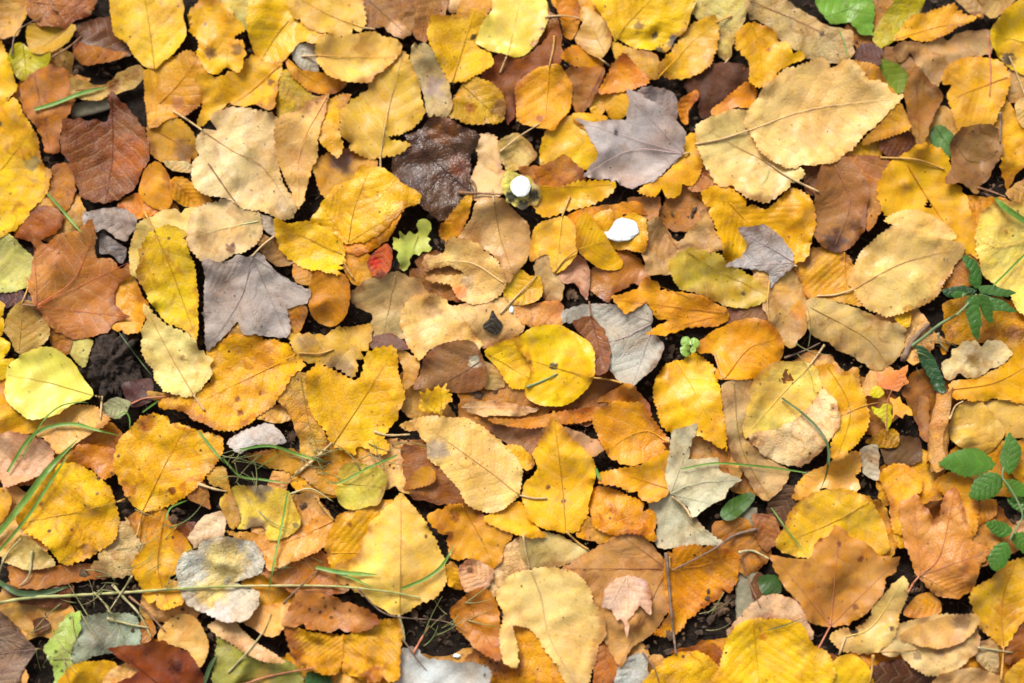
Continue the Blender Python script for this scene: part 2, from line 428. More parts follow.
# tile | kind | layer | sRGB seen in the photo | outline | midrib (base to tip) | stalk (base outwards) | label | options
# kinds: b birch, a aspen, m maple, d dried leaf without a clear species, t coarse toothed
LEAVES = """
A|d|3|208,155,90|-20,-20 85,-20 85,5 72,45 42,95 -20,95|||faded tan leaf in the very top left corner|
A|d|4|168,104,62|85,-20 250,-20 245,28 205,52 160,75 105,70 75,40 78,10|90,5 230,20|130,-10 140,18 153,32|rusty brown leaf on the top edge with a pale hooked stalk|
A|a|3|205,158,55|72,72 110,60 200,66 190,100 165,128 140,147 95,148 70,112|180,75 90,140||mustard cupped leaf tucked under the rusty brown leaf at top left|
A|a|2|196,184,48|20,150 50,110 92,138 142,150 122,182 62,212 35,192|60,110 70,210||small yellow green leaf under the mustard cupped leaf|
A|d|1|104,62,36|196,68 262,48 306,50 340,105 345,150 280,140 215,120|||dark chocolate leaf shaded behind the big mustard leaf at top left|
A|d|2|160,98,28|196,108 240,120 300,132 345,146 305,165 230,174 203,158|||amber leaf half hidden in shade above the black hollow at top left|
A|a|7|238,195,48|296,28 306,-20 470,-20 490,45 497,108 465,148 432,170 412,186 370,166 345,128 308,95 302,60|412,186 400,90 385,-15||broad mustard yellow leaf with a pointed lower tip on the top edge|
A|b|7|246,192,55|545,-10 505,25 500,50 508,85 528,110 530,165 570,206 602,182 640,196 656,152 650,112 625,100 656,85 632,50 604,12|575,68 600,120 605,180||yellow leaf with brown scorched patches and a split lower edge, beside the broad mustard leaf|b:560,140,16,150,105,60;b:632,132,16,150,105,60;b:545,60,5,120,90,60
A|d|2|200,178,110|585,-20 680,-20 668,80 632,62 600,20|||dull olive leaf wedged between two yellow leaves on the top edge|
A|a|5|250,200,42|662,82 664,30 685,-15 775,-15 792,50 872,98 852,125 800,120 762,162 700,182 680,142|770,55 735,95 685,180||bright yellow folded leaf with a diagonal crease near the top edge|
A|b|8|232,188,95|780,-20 945,-20 976,40 966,82 900,98 850,92 800,66 776,35|972,74 880,40 790,-10|972,74 1000,78|smooth honey coloured oval leaf cut by the top edge|
B|b|8|246,205,112|-8,128 12,105 60,97 130,84 180,100 217,124 200,165 150,195 130,217 60,220 20,205 -8,168|-8,148 110,152 205,150|-8,148 -50,150|horizontal cream yellow oval leaf below the honey coloured one|
A|d|3|205,198,175|776,135 830,112 850,140 846,192 800,182|||small pale grey leaf scrap beside the cream yellow oval leaf|
A|b|4|226,160,52|758,148 800,188 850,192 922,214 892,245 832,247 790,216 768,182|765,155 840,215 915,218||curled orange leaf cradling the cream yellow oval leaf|c:1.5
A|b|4|233,172,58|385,200 430,168 500,138 535,160 562,205 545,265 502,302 450,322 402,347 385,280|425,275 470,230 525,160||honey orange leaf below the point of the broad mustard leaf|b:475,275,18,190,120,70
A|b|5|244,190,58|530,210 600,205 650,150 690,145 712,168 752,170 742,240 736,290 720,306 680,280 600,288 560,322 528,342 542,270|745,175 660,250 560,310||large yellow leaf spread above the big cream leaf|b:722,218,10,140,100,60
A|d|2|188,150,55|740,200 770,182 830,248 865,262 812,292 780,312 738,305|||mustard brown leaf in shade right of the large yellow leaf|
A|b|3|208,150,52|395,330 470,315 522,368 522,430 470,437 430,432 400,402|400,340 470,380 510,425||gold leaf browning towards its lower right, left of the big cream leaf|b:490,400,32,140,95,60
A|b|7|224,200,152|520,400 545,345 570,305 612,284 680,290 742,320 746,372 742,430 756,490 790,530 780,575 740,582 690,566 650,556 600,532 540,522 514,470|540,348 620,402 700,445 780,560|540,348 500,320 462,296|big pale cream leaf with a straight pale stalk, left of centre at top|b:760,550,30,195,165,140
A|b|8|228,185,115|740,322 790,300 832,268 876,250 862,330 850,400 830,460 812,510 797,562 772,500 746,450 734,390|870,258 800,400 797,555||folded tan yellow leaf standing up along the right of the big cream leaf|c:2
A|b|6|246,196,42|-60,290 0,288 50,272 82,330 106,370 110,430 136,460 132,510 92,555 52,602 20,630 -20,640 -60,600|-60,520 20,430 80,340||large yellow leaf with a grey spot on the left edge|s;b:85,435,22,150,130,90;b:2,335,8,120,90,60
A|b|5|250,200,42|-60,120 0,108 22,150 36,190 46,232 22,270 -10,305 -60,300|||yellow leaf above the large yellow leaf with the grey spot|
A|d|3|186,118,66|55,232 90,195 150,180 182,190 212,230 190,292 165,350 150,402 120,402 100,352 62,292|90,200 130,390||reddish tan leaf under the small green grass blade at left|b:110,330,20,150,90,50
A|d|6|136,82,50|290,250 306,248 342,290 382,340 402,400 382,470 342,520 282,543 222,530 200,470 168,400 176,328 232,318 284,318|295,255 300,400 280,540||large dark brown leaf with one raised fold at left|b:350,420,60,165,98,48;c:1.5
A|a|3|232,162,45|385,455 422,434 452,470 460,530 432,562 372,522|||small orange yellow leaf under the right edge of the large dark brown leaf|
A|a|2|224,138,32|310,540 372,515 425,560 382,590 340,590|||deep orange leaf under the large dark brown leaf, lowest there|
A|d|3|196,158,100|196,215 272,228 322,194 372,178 390,195 372,225 312,252 252,272 198,262|200,240 300,225 380,185||curled beige leaf over the black hollow at top left|c:2.5;b:300,225,20,150,100,55
A|b|4|238,172,40|460,482 502,478 552,518 570,552 522,557 480,546 458,520|470,485 520,540||small yellow leaf with a brown twig, above the cream brown patched leaf|
A|d|5|215,192,142|440,434 490,428 517,440 510,458 460,457|||tiny beige leaf scrap at the lower left of the big cream leaf|
A|d|2|176,112,52|140,440 190,436 202,500 190,560 160,565 130,522|||brown orange leaf between the large yellow left leaf and the large dark brown leaf|
A|d|1|162,98,48|30,625 90,552 150,556 172,580 152,622 90,640|||dull brown leaf under the lower tip of the large yellow left leaf|
A|d|2|205,150,80|430,540 470,545 480,600 430,610|||thin tan leaf edge behind the mustard birch leaf stalk|
B|d|2|152,104,64|90,-20 250,-20 262,40 252,90 215,112 170,76 122,72 100,30|130,0 230,90||brown leaf with a pinkish patch near the top edge|b:200,85,26,215,175,140
B|d|2|166,112,70|255,-20 342,-20 332,40 302,70 282,117 250,102 255,50|||reddish brown leaf on the top edge left of a yellow leaf|
B|d|1|218,182,135|340,-20 410,-20 390,25 345,32|||small pale pink leaf scrap on the top edge|
B|b|3|226,168,82|400,-20 475,-20 442,42 402,60 365,35|||orange tan leaf behind the lemon leaf on the top edge|
B|b|6|248,198,52|345,42 400,25 440,30 432,75 420,112 457,150 463,185 430,200 352,221 330,195 302,140 288,98 300,50|352,218 380,130 412,30||yellow leaf left of the lemon leaf with black specks on its edge|b:408,95,8,80,60,40
B|a|8|242,222,112|475,-15 590,-15 609,45 592,90 572,124 545,150 510,154 480,146 450,131 415,108 430,70 455,30|497,152 515,80 535,-10|497,152 480,195|lemon yellow round leaf with brown nibbled right edge, top centre|b:575,118,14,190,130,50;b:592,78,6,120,80,40
B|d|1|146,88,50|470,150 540,155 600,110 635,68 645,170 565,190 527,222 522,292 502,332 470,262 425,210|||wide reddish brown leaf beneath the lemon yellow round leaf|
B|b|3|212,165,42|380,215 420,205 470,236 492,270 490,322 440,332 380,322 340,302 360,250|370,215 470,310||mustard leaf with rusty blotches right of the big tan yellow leaf|b:400,285,14,180,110,40;b:480,290,24,130,85,50
B|b|4|232,155,35|630,-15 682,-15 692,60 670,106 645,80|||narrow orange leaf standing on the top edge right of the lemon leaf|
B|a|5|216,175,105|700,15 742,38 772,70 777,110 760,152 738,156 692,122 680,100 700,60|762,150 720,60|745,155 775,178|glossy tan leaf left of the vivid yellow leaf on the top edge|
B|a|7|252,205,32|735,-20 985,-20 989,40 975,80 948,96 936,126 905,140 850,132 798,100 785,106 760,55|785,105 840,40 900,-15||vivid yellow leaf with grey black mould spots on the top edge|b:850,70,13,160,120,60;b:895,90,9,110,90,60;b:946,105,17,95,85,75;b:905,131,13,90,80,60
C|b|5|232,182,62|45,192 90,122 140,60 202,48 209,100 190,170 140,206 90,216 55,212|50,205 140,110 202,60|202,60 245,42|mustard yellow leaf with a long stalk right of the mould spotted vivid leaf|
B|b|3|212,162,62|780,105 830,126 890,146 908,185 900,216 850,212 830,182 790,162|||dull gold leaf under the mould spotted vivid leaf|
B|b|3|225,155,55|640,165 680,118 748,145 752,178 690,182|||orange leaf beside the black gap right of the lemon leaf|
B|a|7|240,172,44|610,178 650,190 673,235 668,290 642,322 622,350 600,346 570,340 528,325 525,290 519,240 545,200|610,178 605,260 598,345|611,178 622,130 625,95|upright golden oval leaf with a split base and long brown stalk|b:585,318,10,180,110,40
B|d|4|170,112,64|655,190 757,178 742,240 712,292 680,302 670,240|757,180 700,295||brown pointed leaf just right of the upright golden oval leaf|
B|d|3|222,168,82|720,242 760,235 757,302 722,302|||pale orange leaf scrap below the brown pointed leaf|
B|b|5|230,152,48|742,245 765,200 780,168 812,148 850,190 877,226 832,242 780,247|||bright orange leaf above the grey violet maple leaf|
B|a|4|236,176,50|758,250 820,233 827,292 802,316 770,306|||small golden leaf touching the tip of the grey violet maple leaf|
B|d|5|165,150,146|850,242 900,234 945,250 957,290 940,335 900,320 860,285|||dark grey crumpled leaf behind the grey violet maple leaf|
B|m|8|198,182,174|815,243 848,256 898,290 950,330 976,362 970,410 935,440 892,482 832,504 790,488 745,475 698,470 742,420 722,372 703,340 672,318 740,326 815,315 824,272|970,410 830,400 700,470|970,410 985,408|large grey violet maple leaf with pointed lobes, top centre right|v:815,245;v:675,320;v:832,500;c:-1;b:790,355,6,110,95,85
B|b|4|247,196,58|585,402 600,350 662,308 690,330 722,370 750,418 702,456 640,442 588,442|||yellow leaf under the left lobe of the large grey violet maple leaf|
B|b|6|246,192,44|672,306 720,300 768,310 742,340 700,345|||yellow strip of a leaf above the left tip of the grey violet maple leaf|
C|b|7|250,190,38|112,370 145,358 168,430 152,480 92,525 20,527 -10,515 40,480 90,440|||golden yellow leaf under the stalk end of the grey violet maple leaf|
B|d|5|198,128,70|530,450 600,440 652,415 702,456 705,492 640,502 580,506 540,472|||rusty tan leaf between two yellow leaves left of the grey violet maple leaf|
B|t|6|236,186,44|572,502 640,496 700,482 788,490 775,522 720,550 662,562 602,582 572,562|580,500 780,492||folded golden leaf with a fringe of teeth right of the small white lump|c:2
B|b|2|226,192,142|408,362 470,358 485,450 502,470 490,520 440,552 410,532 400,482 420,420|||cream leaf right of the crumpled dark leaf|
B|d|3|202,168,112|475,382 520,350 562,380 577,420 540,452 500,462 480,422|||small tan leaf below the upright golden oval leaf|
B|m|4|84,54,34|255,350 300,315 340,318 390,345 428,370 402,420 400,480 412,520 372,562 322,592 290,572 250,532 210,512 188,450 200,410 240,392 225,362|415,520 330,450 240,370|415,518 412,490 400,478|crumpled glossy dark brown leaf, upper centre left|v:320,320;v:420,370;c:2.2;w:2.0;g;b:330,345,40,120,72,40;b:250,470,36,112,96,90;b:370,440,26,120,66,36
B|b|7|226,184,88|110,240 172,160 217,125 252,190 272,260 277,310 240,345 185,370 240,384 210,412 130,422 70,392 54,310 80,270|161,418 180,300 222,140|161,418 162,475|big tan yellow leaf with a pale midrib and straight pale stalk|p
B|d|3|208,182,142|250,122 302,140 342,220 352,290 332,316 290,312 275,250 240,180|||pale grey tan leaf right of the big tan yellow leaf|b:300,230,28,180,155,145
A|b|4|238,182,40|868,260 932,235 912,290 907,350 918,388 905,422 872,402 848,362|||golden leaf squeezed left of the big tan yellow leaf|
A|b|3|226,168,78|838,432 930,394 1025,440 1025,490 930,505 870,527 845,490|||orange leaf with a violet stain below the big tan yellow leaf|b:910,430,34,150,115,105
B|m|7|252,198,40|-30,580 0,540 40,490 80,478 110,442 170,450 222,490 269,520 266,546 225,560 180,610 120,645 75,649 30,622 -15,602|75,645 90,560 130,455||big bright yellow leaf with a pointed right lobe, left of centre|v:260,535;v:0,545;c:-1
22|b|8|252,204,42|98,198 150,205 205,192 262,207 345,264 362,312 350,402 290,397 200,370 130,322 100,262|350,320 200,250 110,205|352,340 372,380 392,412|bright yellow oval leaf overlapping the big yellow lobed leaf|
B|b|5|236,168,48|320,602 400,522 402,562 372,622 330,637|||orange yellow leaf beside the hanging edge of the crumpled dark leaf|
B|d|4|232,160,52|55,640 140,630 200,580 225,565 180,640 110,680 70,670|||orange leaf edge below the big bright yellow lobed leaf|
E|a|5|214,174,118|365,62 400,20 420,-25 482,-32 542,10 562,60 552,120 520,165 500,185 470,120 420,86 375,68|465,-28 480,60 510,150|465,-28 458,-65|broad tan aspen leaf below the small white lump|
23|a|6|247,196,78|235,178 185,190 130,220 112,300 116,352 180,320 206,390 282,340 302,270 286,220 262,186|235,180 210,380|235,178 250,140 265,100|soft yellow leaf with a split lower edge left of the larger white lump|
23|a|7|252,198,40|290,202 325,167 352,190 402,250 422,280 466,340 456,370 402,374 340,346 300,312 288,280|300,300 390,270|290,305 240,345 205,390|bright yellow leaf hanging below left of the larger white lump|
23|b|6|240,180,48|350,182 422,150 502,160 552,190 557,282 542,317 490,302 430,292 388,262|||golden leaf under the larger white lump|
23|d|5|212,166,142|222,402 282,320 332,350 342,402 330,492 282,432 240,432|||pinkish leaf with a pointed tip below the two yellow leaves|
23|d|4|206,165,122|128,362 182,314 212,392 242,432 232,492 182,502 148,442|||tan pink leaf left of the pinkish pointed leaf|
23|b|3|190,122,60|335,382 460,300 542,350 570,425 500,442 430,472 410,505 340,445|||brown orange leaf below the larger white lump|
23|d|3|236,160,50|240,190 300,150 360,140 420,130 520,120 560,170 500,165 350,190 290,220|||amber leaf in shade above the larger white lump|
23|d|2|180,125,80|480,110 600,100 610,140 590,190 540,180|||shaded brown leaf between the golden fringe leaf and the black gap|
B|d|6|226,214,120|486,475 500,458 530,466 556,470 576,492 592,508 580,545 562,546 540,558 518,548 498,540 492,520 483,503|||small yellow green leaf with dark spots holding the small white lump|b:578,495,15,205,185,145;b:510,526,17,75,72,66;b:570,520,16,75,72,66;b:540,547,17,85,82,75
C|d|2|206,182,122|140,-20 285,-20 278,60 252,110 240,157 215,152 190,102 130,20|245,150 230,0|238,155 210,188|olive tan leaf on the top edge right of the mould spotted vivid leaf|
C|b|6|247,192,52|255,90 300,60 350,74 400,120 442,150 382,182 330,235 290,222 292,170 255,142|300,65 320,140 325,225||golden yellow leaf poking out above the giant cream leaf|b:345,130,7,170,120,50
C|d|3|192,158,116|280,-20 370,-10 430,20 502,70 565,92 562,152 530,172 440,152 380,112 330,62 288,50|290,0 430,60 550,120||large smooth tan leaf beside the green leaf on the top edge|b:485,90,7,90,70,50
C|m|4|134,184,70|468,-20 612,-20 625,30 622,92 590,92 560,62 510,62 478,30|475,50 560,20 600,-10||bright green leaf on the top edge|
C|d|2|182,162,52|636,62 690,-10 755,-10 742,40 702,90 640,132 622,100|||olive green leaf right of the bright green leaf|
C|b|5|237,178,50|677,108 720,45 750,35 800,20 832,12 862,45 912,54 850,76 780,107 730,112|680,105 800,70 910,55||golden folded leaf with a sharp right tip near the top right|c:1.5
C|d|4|194,152,114|668,142 700,115 760,115 800,95 935,80 938,140 882,152 822,192 792,232 740,202 730,162 690,167|||pinkish tan folded leaf under the golden folded leaf|
C|d|3|176,136,92|835,-20 900,-20 915,28 910,52 872,32|||brown leaf scrap on the top edge at right|
C|d|4|192,152,106|895,-20 1010,-20 962,40 932,52 905,10|||beige leaf on the top edge near the right corner|
C|a|6|250,208,38|932,90 945,60 980,25 1025,4 1070,40 1070,200 1010,195 960,152 935,122|1070,120 935,90||bright yellow round leaf in the top right corner|b:985,155,20,75,60,40
C|d|5|166,116,66|703,240 735,178 782,218 812,240 812,260 792,292 772,342 745,402 725,370 712,300|735,180 745,395||bronze pointed leaf hanging beside the orange yellow folded leaf|
C|b|6|246,188,74|803,215 830,170 882,150 940,155 977,190 982,230 962,290 942,332 902,347 860,352 840,312 820,252|980,205 900,235 840,260||orange yellow leaf above the crumpled brown leaf at right|
C|b|5|242,182,55|942,270 970,258 1002,300 1030,350 1050,420 1005,462 987,507 975,482 960,442 948,372|||narrow yellow leaf hanging near the right edge|
C|d|7|152,110,74|850,345 902,337 950,350 962,410 932,472 895,518 862,492 805,497 830,442 830,382|955,400 880,430 830,360||crumpled dull brown leaf at right below the orange yellow leaf|w:1.8
C|a|4|112,152,84|774,352 800,334 842,365 836,412 815,418 780,386|790,340 830,400||small glossy green leaf behind the bronze pointed leaf|
C|b|9|240,206,138|292,285 340,222 400,180 460,164 490,154 512,182 550,164 582,190 602,216 642,226 665,250 698,262 672,292 632,330 590,370 560,402 520,432 480,447 430,446 410,457 370,442 330,422 300,372 278,322|292,347 430,297 560,275 695,262|292,347 220,370 146,385|giant cream leaf with a serrated edge and long stalk, upper right|
C|b|8|234,208,140|148,335 200,310 262,294 310,312 345,412 422,450 432,472 402,502 372,522 330,547 290,537 250,512 210,502 185,462 160,412|335,430 250,385 170,340|335,430 400,474 478,512|pale cream leaf under the stalk of the giant cream leaf|b:183,458,6,90,70,50
C|b|4|224,162,70|555,165 620,172 662,218 690,250 642,242 600,215|||orange leaf edge behind the tip of the giant cream leaf|
C|b|5|218,160,62|595,375 650,318 692,278 722,340 682,362 630,375|||gold brown leaf below the tip of the giant cream leaf|
C|d|4|112,66,36|642,362 700,344 728,370 722,402 680,422 645,402|||dark chestnut leaf scrap below the tip of the giant cream leaf|
C|b|3|226,176,42|545,415 610,368 642,375 642,420 600,424|||small mustard leaf left of the dark chestnut scrap|
C|a|5|172,116,72|478,450 542,418 602,490 602,570 590,622 550,667 500,662 460,622 464,530|520,440 560,540 520,655||rounded brown leaf with a dark lower edge, right of the pale cream leaf|b:520,640,32,90,65,60;b:575,600,16,120,80,60
C|d|4|178,118,74|530,415 602,412 682,435 652,500 642,562 600,625 585,530 540,440|||cinnamon leaf between the rounded brown leaf and the yellow leaf with a hole|
C|b|6|238,184,38|634,490 660,440 720,400 782,388 822,420 842,470 872,520 882,580 912,632 905,690 870,675 820,642 760,592 700,592 650,572 634,530|712,438 765,525 830,620|812,452 740,426 640,420|large yellow leaf with one small dark hole, right side|h:771,545,10
C|b|5|246,188,48|162,515 230,503 330,560 400,503 447,520 467,572 462,622 442,690 400,705 300,705 232,690 200,602|240,540 330,640||large golden leaf behind the small silvery maple leaf|
C|d|4|98,62,46|118,232 150,180 215,168 292,190 287,222 250,242 202,302 160,312 152,262|||dark maroon leaf between the mustard and golden leaves, upper right|
C|b|5|228,155,62|188,297 240,250 282,218 317,240 292,287 250,292 200,313|||orange leaf scrap beside the dark maroon leaf|
C|d|6|216,138,50|110,262 150,238 158,260 132,292 125,332 105,322 98,280|||little curled orange leaf right of the dark grey crumpled leaf|c:3
C|d|2|176,112,56|128,502 170,458 217,490 165,512|||brown leaf corner below the pale cream leaf|
C|d|2|98,60,50|565,142 600,110 645,130 632,182 590,177|||maroon leaf tip below the bright green leaf|
C|d|6|202,150,92|970,520 1000,490 1060,465 1060,545 1000,545|||orange tan leaf on the right edge above the pale lemon leaf|
C|a|7|238,210,140|998,282 1030,258 1060,270 1060,340 1015,335|1060,300 1005,290|1030,262 1000,185 985,150|cream leaf on the right edge with a curved pale stalk|
C|d|4|195,152,105|975,190 1060,170 1060,262 985,272|||pinkish brown leaf on the right edge under the curved pale stalk|
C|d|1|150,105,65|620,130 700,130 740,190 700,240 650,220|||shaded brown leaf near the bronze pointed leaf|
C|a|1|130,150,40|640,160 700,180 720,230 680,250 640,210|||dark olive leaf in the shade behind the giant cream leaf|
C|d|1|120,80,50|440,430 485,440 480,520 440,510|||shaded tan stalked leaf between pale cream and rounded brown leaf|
D|m|5|196,126,70|97,247 84,200 82,150 95,102 84,60 125,78 170,56 215,50 256,18 259,55 256,118 300,120 322,150 374,113 356,160 312,186 300,240 347,275 306,290 286,320 205,334 150,316 120,282|97,247 200,170 256,24|97,247 60,243|rust tan maple leaf with three sharp lobes, left side|v:370,118;v:343,275;v:200,330;v:90,70
D|b|4|236,172,42|290,180 350,163 382,220 402,252 386,302 368,322 308,312|||orange yellow leaf under the right lobe of the rust tan maple leaf|
D|b|7|236,198,48|372,90 410,48 452,37 502,55 506,90 522,150 530,200 532,262 526,342 495,312 440,287 405,242 380,202 361,165 370,125|412,47 460,160 524,338|412,47 398,20 385,-5|mottled mustard yellow birch leaf pointing down, left centre|s
A|b|5|226,202,124|338,683 345,650 370,600 440,560 520,553 525,600 512,660 480,720 400,740 350,730|||pale straw leaf behind the mottled mustard birch leaf|
21|d|3|176,162,152|318,155 345,160 400,138 470,143 532,195 502,250 470,272 430,250 395,225 370,237 318,217|||crumpled silver grey leaf above the rust tan maple leaf|w:2;c:1.5
21|d|2|150,140,136|385,235 430,265 482,300 460,352 420,322 378,312|||small dark grey leaf flap below the crumpled silver leaf|
D|b|6|222,196,150|503,30 530,-22 590,-42 650,-36 692,0 702,60 662,100 602,120 562,147 530,122 506,90|690,20 590,40 520,60||cream leaf with a brown smudge, above the grey maple leaf|b:668,0,46,165,140,105;b:615,92,14,130,90,70;b:620,84,6,90,60,50
D|m|7|190,176,166|548,128 600,135 640,114 662,120 696,107 740,160 790,190 829,209 820,242 765,250 773,300 768,332 720,326 650,326 634,290 600,326 549,370 545,280 548,200|672,114 640,230 549,366|672,114 700,85 732,60|grey maple leaf with a long lower left point, left centre|v:825,213;v:766,330;v:548,140;c:-.6
D|b|8|238,218,142|384,243 412,266 450,300 502,320 532,350 567,385 566,422 545,460 512,487 470,487 430,466 405,422 379,370 377,320 390,290|516,484 455,380 386,247|516,484 545,525|pale cream pointed leaf with brown specks beside the soil clod|b:487,384,7,190,150,90
D|b|6|247,184,42|552,372 600,335 662,319 702,330 762,345 792,380 814,410 772,450 742,502 692,542 640,577 590,580 530,556 490,532 427,520 440,498 502,480 560,442|795,372 700,420 530,502|795,372 850,374 890,362|large orange yellow leaf with brown dots and a crooked stalk, left centre|s;b:633,495,8,150,90,40;b:640,532,9,150,90,40;b:693,480,6,150,90,40
D|a|8|236,230,112|50,380 100,357 150,361 190,390 225,440 254,486 200,511 150,541 90,553 50,532 14,490 7,440 20,400|254,486 130,450 20,430|254,486 268,490|lemon green round leaf near the left edge|f
D|a|5|242,184,48|-20,465 20,500 60,540 130,545 112,577 50,588 -20,588|||golden leaf under the lemon green round leaf|
D|b|6|236,188,112|120,552 180,512 242,508 290,540 302,556 230,598 162,642 120,602 98,590|270,488 268,545|268,548 272,488|peach coloured leaf with an upright stalk below the lemon green leaf|
D|d|4|206,132,56|240,558 302,558 332,600 322,640 290,690 200,645|||brown orange leaf beneath the arching grass blades at left|
G|b|7|246,186,48|304,85 320,30 350,0 382,-28 430,-33 480,-10 530,10 590,25 600,60 570,112 530,160 480,196 430,216 380,226 350,206 325,162 307,120|380,224 440,100 500,-12|380,224 372,260 365,292|large yellow orange freckled leaf with stalk pointing down, lower left|s;b:458,170,11,130,70,30;b:340,165,22,195,125,55;b:390,-15,24,205,125,60
D|d|5|196,152,98|392,474 440,478 482,490 430,502 400,492|||thin beige leaf sliver under the pale cream pointed leaf|
D|b|4|206,196,124|-20,65 30,60 62,90 86,120 82,182 60,207 -20,202|||pale greenish leaf on the left edge beside the rust tan maple leaf|
D|d|3|90,60,62|-20,198 60,205 97,240 62,245 20,252 -20,245|||dark plum leaf under the pale greenish leaf on the left edge|
D|a|4|200,156,90|10,302 40,250 90,238 130,290 129,332 100,357 50,372 25,332|50,365 60,245|58,240 75,195 68,170|tan round leaf above the lemon green round leaf|
D|d|3|170,110,60|120,280 150,300 192,330 182,375 140,357|||reddish brown leaf edge right of the tan round leaf|
D|b|2|196,182,114|168,335 245,335 232,412 200,392|||dull green leaf touching the soil clod|
D|m|6|252,212,42|-30,240 0,232 16,246 12,270 5,276 21,296 18,318 0,328 29,345 26,368 8,385 39,388 33,420 5,442 -30,432|||small lobed vivid yellow leaf on the left edge|
D|d|2|86,52,46|325,455 402,440 405,502 350,515|||dark maroon leaf scrap below the soil clod|
D|d|3|176,176,132|273,512 310,488 347,505 322,547 285,542|||tiny grey green leaf beside the soil clod|
D|a|4|222,172,92|688,545 740,508 783,508 778,547 740,560 700,552|||rounded tan leaf end below the large orange yellow leaf|
D|d|4|216,168,92|738,490 790,428 832,438 822,490 850,560 872,602 868,650 812,660 792,602 775,542|800,435 830,600||long rolled tan leaf left of the yellow heart shaped leaf|c:2
32|t|7|252,198,40|217,180 225,130 260,94 320,115 402,151 425,120 435,60 480,35 540,30 560,60 562,120 582,180 591,220 570,270 560,300 530,330 510,370 527,402 510,432 470,432 450,412 402,402 402,432 370,427 310,397 290,352 250,302 225,252|313,396 400,270 545,40|313,396 270,430 222,470|large yellow heart shaped leaf with toothed edge, left of centre|v:230,170
D|b|3|216,204,194|605,612 650,578 720,558 763,605 740,617 680,617 640,640|||pinkish white leaf scrap below the large orange yellow leaf|
D|b|5|216,172,138|-20,592 50,585 102,600 142,620 142,660 102,702 50,725 10,725 -20,650|||dusty pink leaf on the left edge crossed by grass|b:40,650,14,180,120,80
D|a|5|212,145,44|838,162 912,162 937,210 922,270 882,297 840,282 823,240|||amber leaf below the bright yellow oval leaf|
D|d|3|216,158,64|905,105 985,112 990,182 940,190|||amber brown leaf left of the red and orange scrap|
D|d|3|182,122,62|765,248 823,255 795,322 765,332|||brown leaf under the right lobe of the grey maple leaf|
D|t|5|220,178,82|775,325 860,320 905,305 987,293 988,350 962,402 940,440 900,412 850,407 798,387|||toothed tan yellow leaf with a grey lower part above the yellow heart leaf|b:900,415,42,160,130,105;b:820,345,26,170,130,85
D|a|3|190,140,80|590,330 640,290 650,325 600,345|||tan leaf in the notch of the grey maple leaf|
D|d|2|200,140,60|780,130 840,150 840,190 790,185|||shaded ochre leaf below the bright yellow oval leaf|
D|d|3|205,190,170|680,0 740,20 735,60 700,40|||pale ragged scrap between the cream smudged leaf and yellow oval leaf|
D|d|2|185,140,100|690,60 760,80 790,130 740,140 700,110|||tan pink leaf behind the top of the grey maple leaf|
E|d|5|186,92,56|150,96 178,80 194,102 190,146 166,176 142,168 124,132|||small red and orange leaf scrap beside the lime leaf|b:147,130,15,196,62,48;b:160,170,20,120,58,40;c:2
E|m|6|212,216,104|194,82 196,66 210,68 214,52 228,58 238,44 250,52 262,46 258,30 262,18 280,14 296,24 296,44 284,56 294,66 288,78 300,88 290,102 276,98 264,112 250,110 240,122 238,140 226,156 210,148 214,134 206,122 210,108 196,100|262,60 230,140||small lime green lobed leaf, upper centre left|f
E|b|6|238,200,130|333,70 380,73 430,90 470,130 499,180 482,222 430,242 380,237 355,207 345,186 300,182 288,165 382,160 340,140 274,152 280,110 330,105|490,185 400,130 290,130||cream leaf with a torn pinkish left side, centre|b:372,212,24,225,135,85;b:395,180,20,190,150,110
E|m|3|208,172,128|75,225 120,185 200,158 262,178 290,215 222,242 225,290 232,335 180,327 128,337 140,270 98,250|200,165 170,320||pale tan maple leaf below the lime green leaf|
E|b|5|238,198,128|213,270 240,225 290,214 332,230 362,260 402,310 432,352 402,377 350,347 290,367 265,397 235,352 218,310|||broad cream leaf left of the centre with a brown smudge on top|b:300,255,24,205,160,115
E|b|4|228,188,128|345,250 400,238 492,222 532,260 543,312 512,337 450,357 418,352 388,310|||peach cream leaf carrying the small black scrap|
E|d|6|62,55,45|434,300 448,285 460,259 475,282 488,297 470,322 448,315|||small black leaf scrap on the peach cream leaf|
E|d|4|216,156,100|525,250 640,233 652,270 642,302 560,305 528,285|||orange pink leaf left of the large grey leaf|
E|a|4|242,198,44|488,200 530,148 562,165 587,170 592,220 560,242 508,242|||yellow leaf below the broad tan aspen leaf|
E|b|7|252,206,44|438,370 470,350 502,338 540,330 590,400 600,460 560,470 543,467 510,465 480,422|445,372 560,440||yellow leaf mostly hidden under the left of the big yellow round leaf|
E|a|8|253,210,42|522,345 560,310 602,297 652,301 702,330 732,375 730,430 702,480 642,514 590,512 550,492 545,465 562,430 545,385|730,438 640,415 560,390|730,438 770,443 807,452|big bright yellow round leaf with a black speck, centre|b:623,408,11,50,38,16;b:560,398,6,120,80,30
E|m|4|196,188,172|648,255 740,236 802,246 862,232 888,270 882,302 918,350 907,392 872,432 830,467 788,442 758,402 740,330 690,292 648,287|892,290 770,340 690,280||large blue grey leaf right of the big yellow round leaf|v:830,460;v:745,240;dk
E|d|5|138,84,56|673,290 725,272 762,320 774,370 767,422 735,437 730,370 700,325|722,275 760,410|722,275 718,235|reddish brown curled leaf behind the big yellow round leaf|c:1.5
E|m|6|238,168,48|772,228 812,215 845,203 865,174 903,182 910,204 962,210 1020,220 1087,254 1092,282 1060,300 985,302 920,327 868,327 900,300 928,284 895,280 872,240 815,272|1090,265 950,250 790,230||orange maple leaf with long lobes beside the large blue grey leaf|v:870,322;v:870,180;c:1
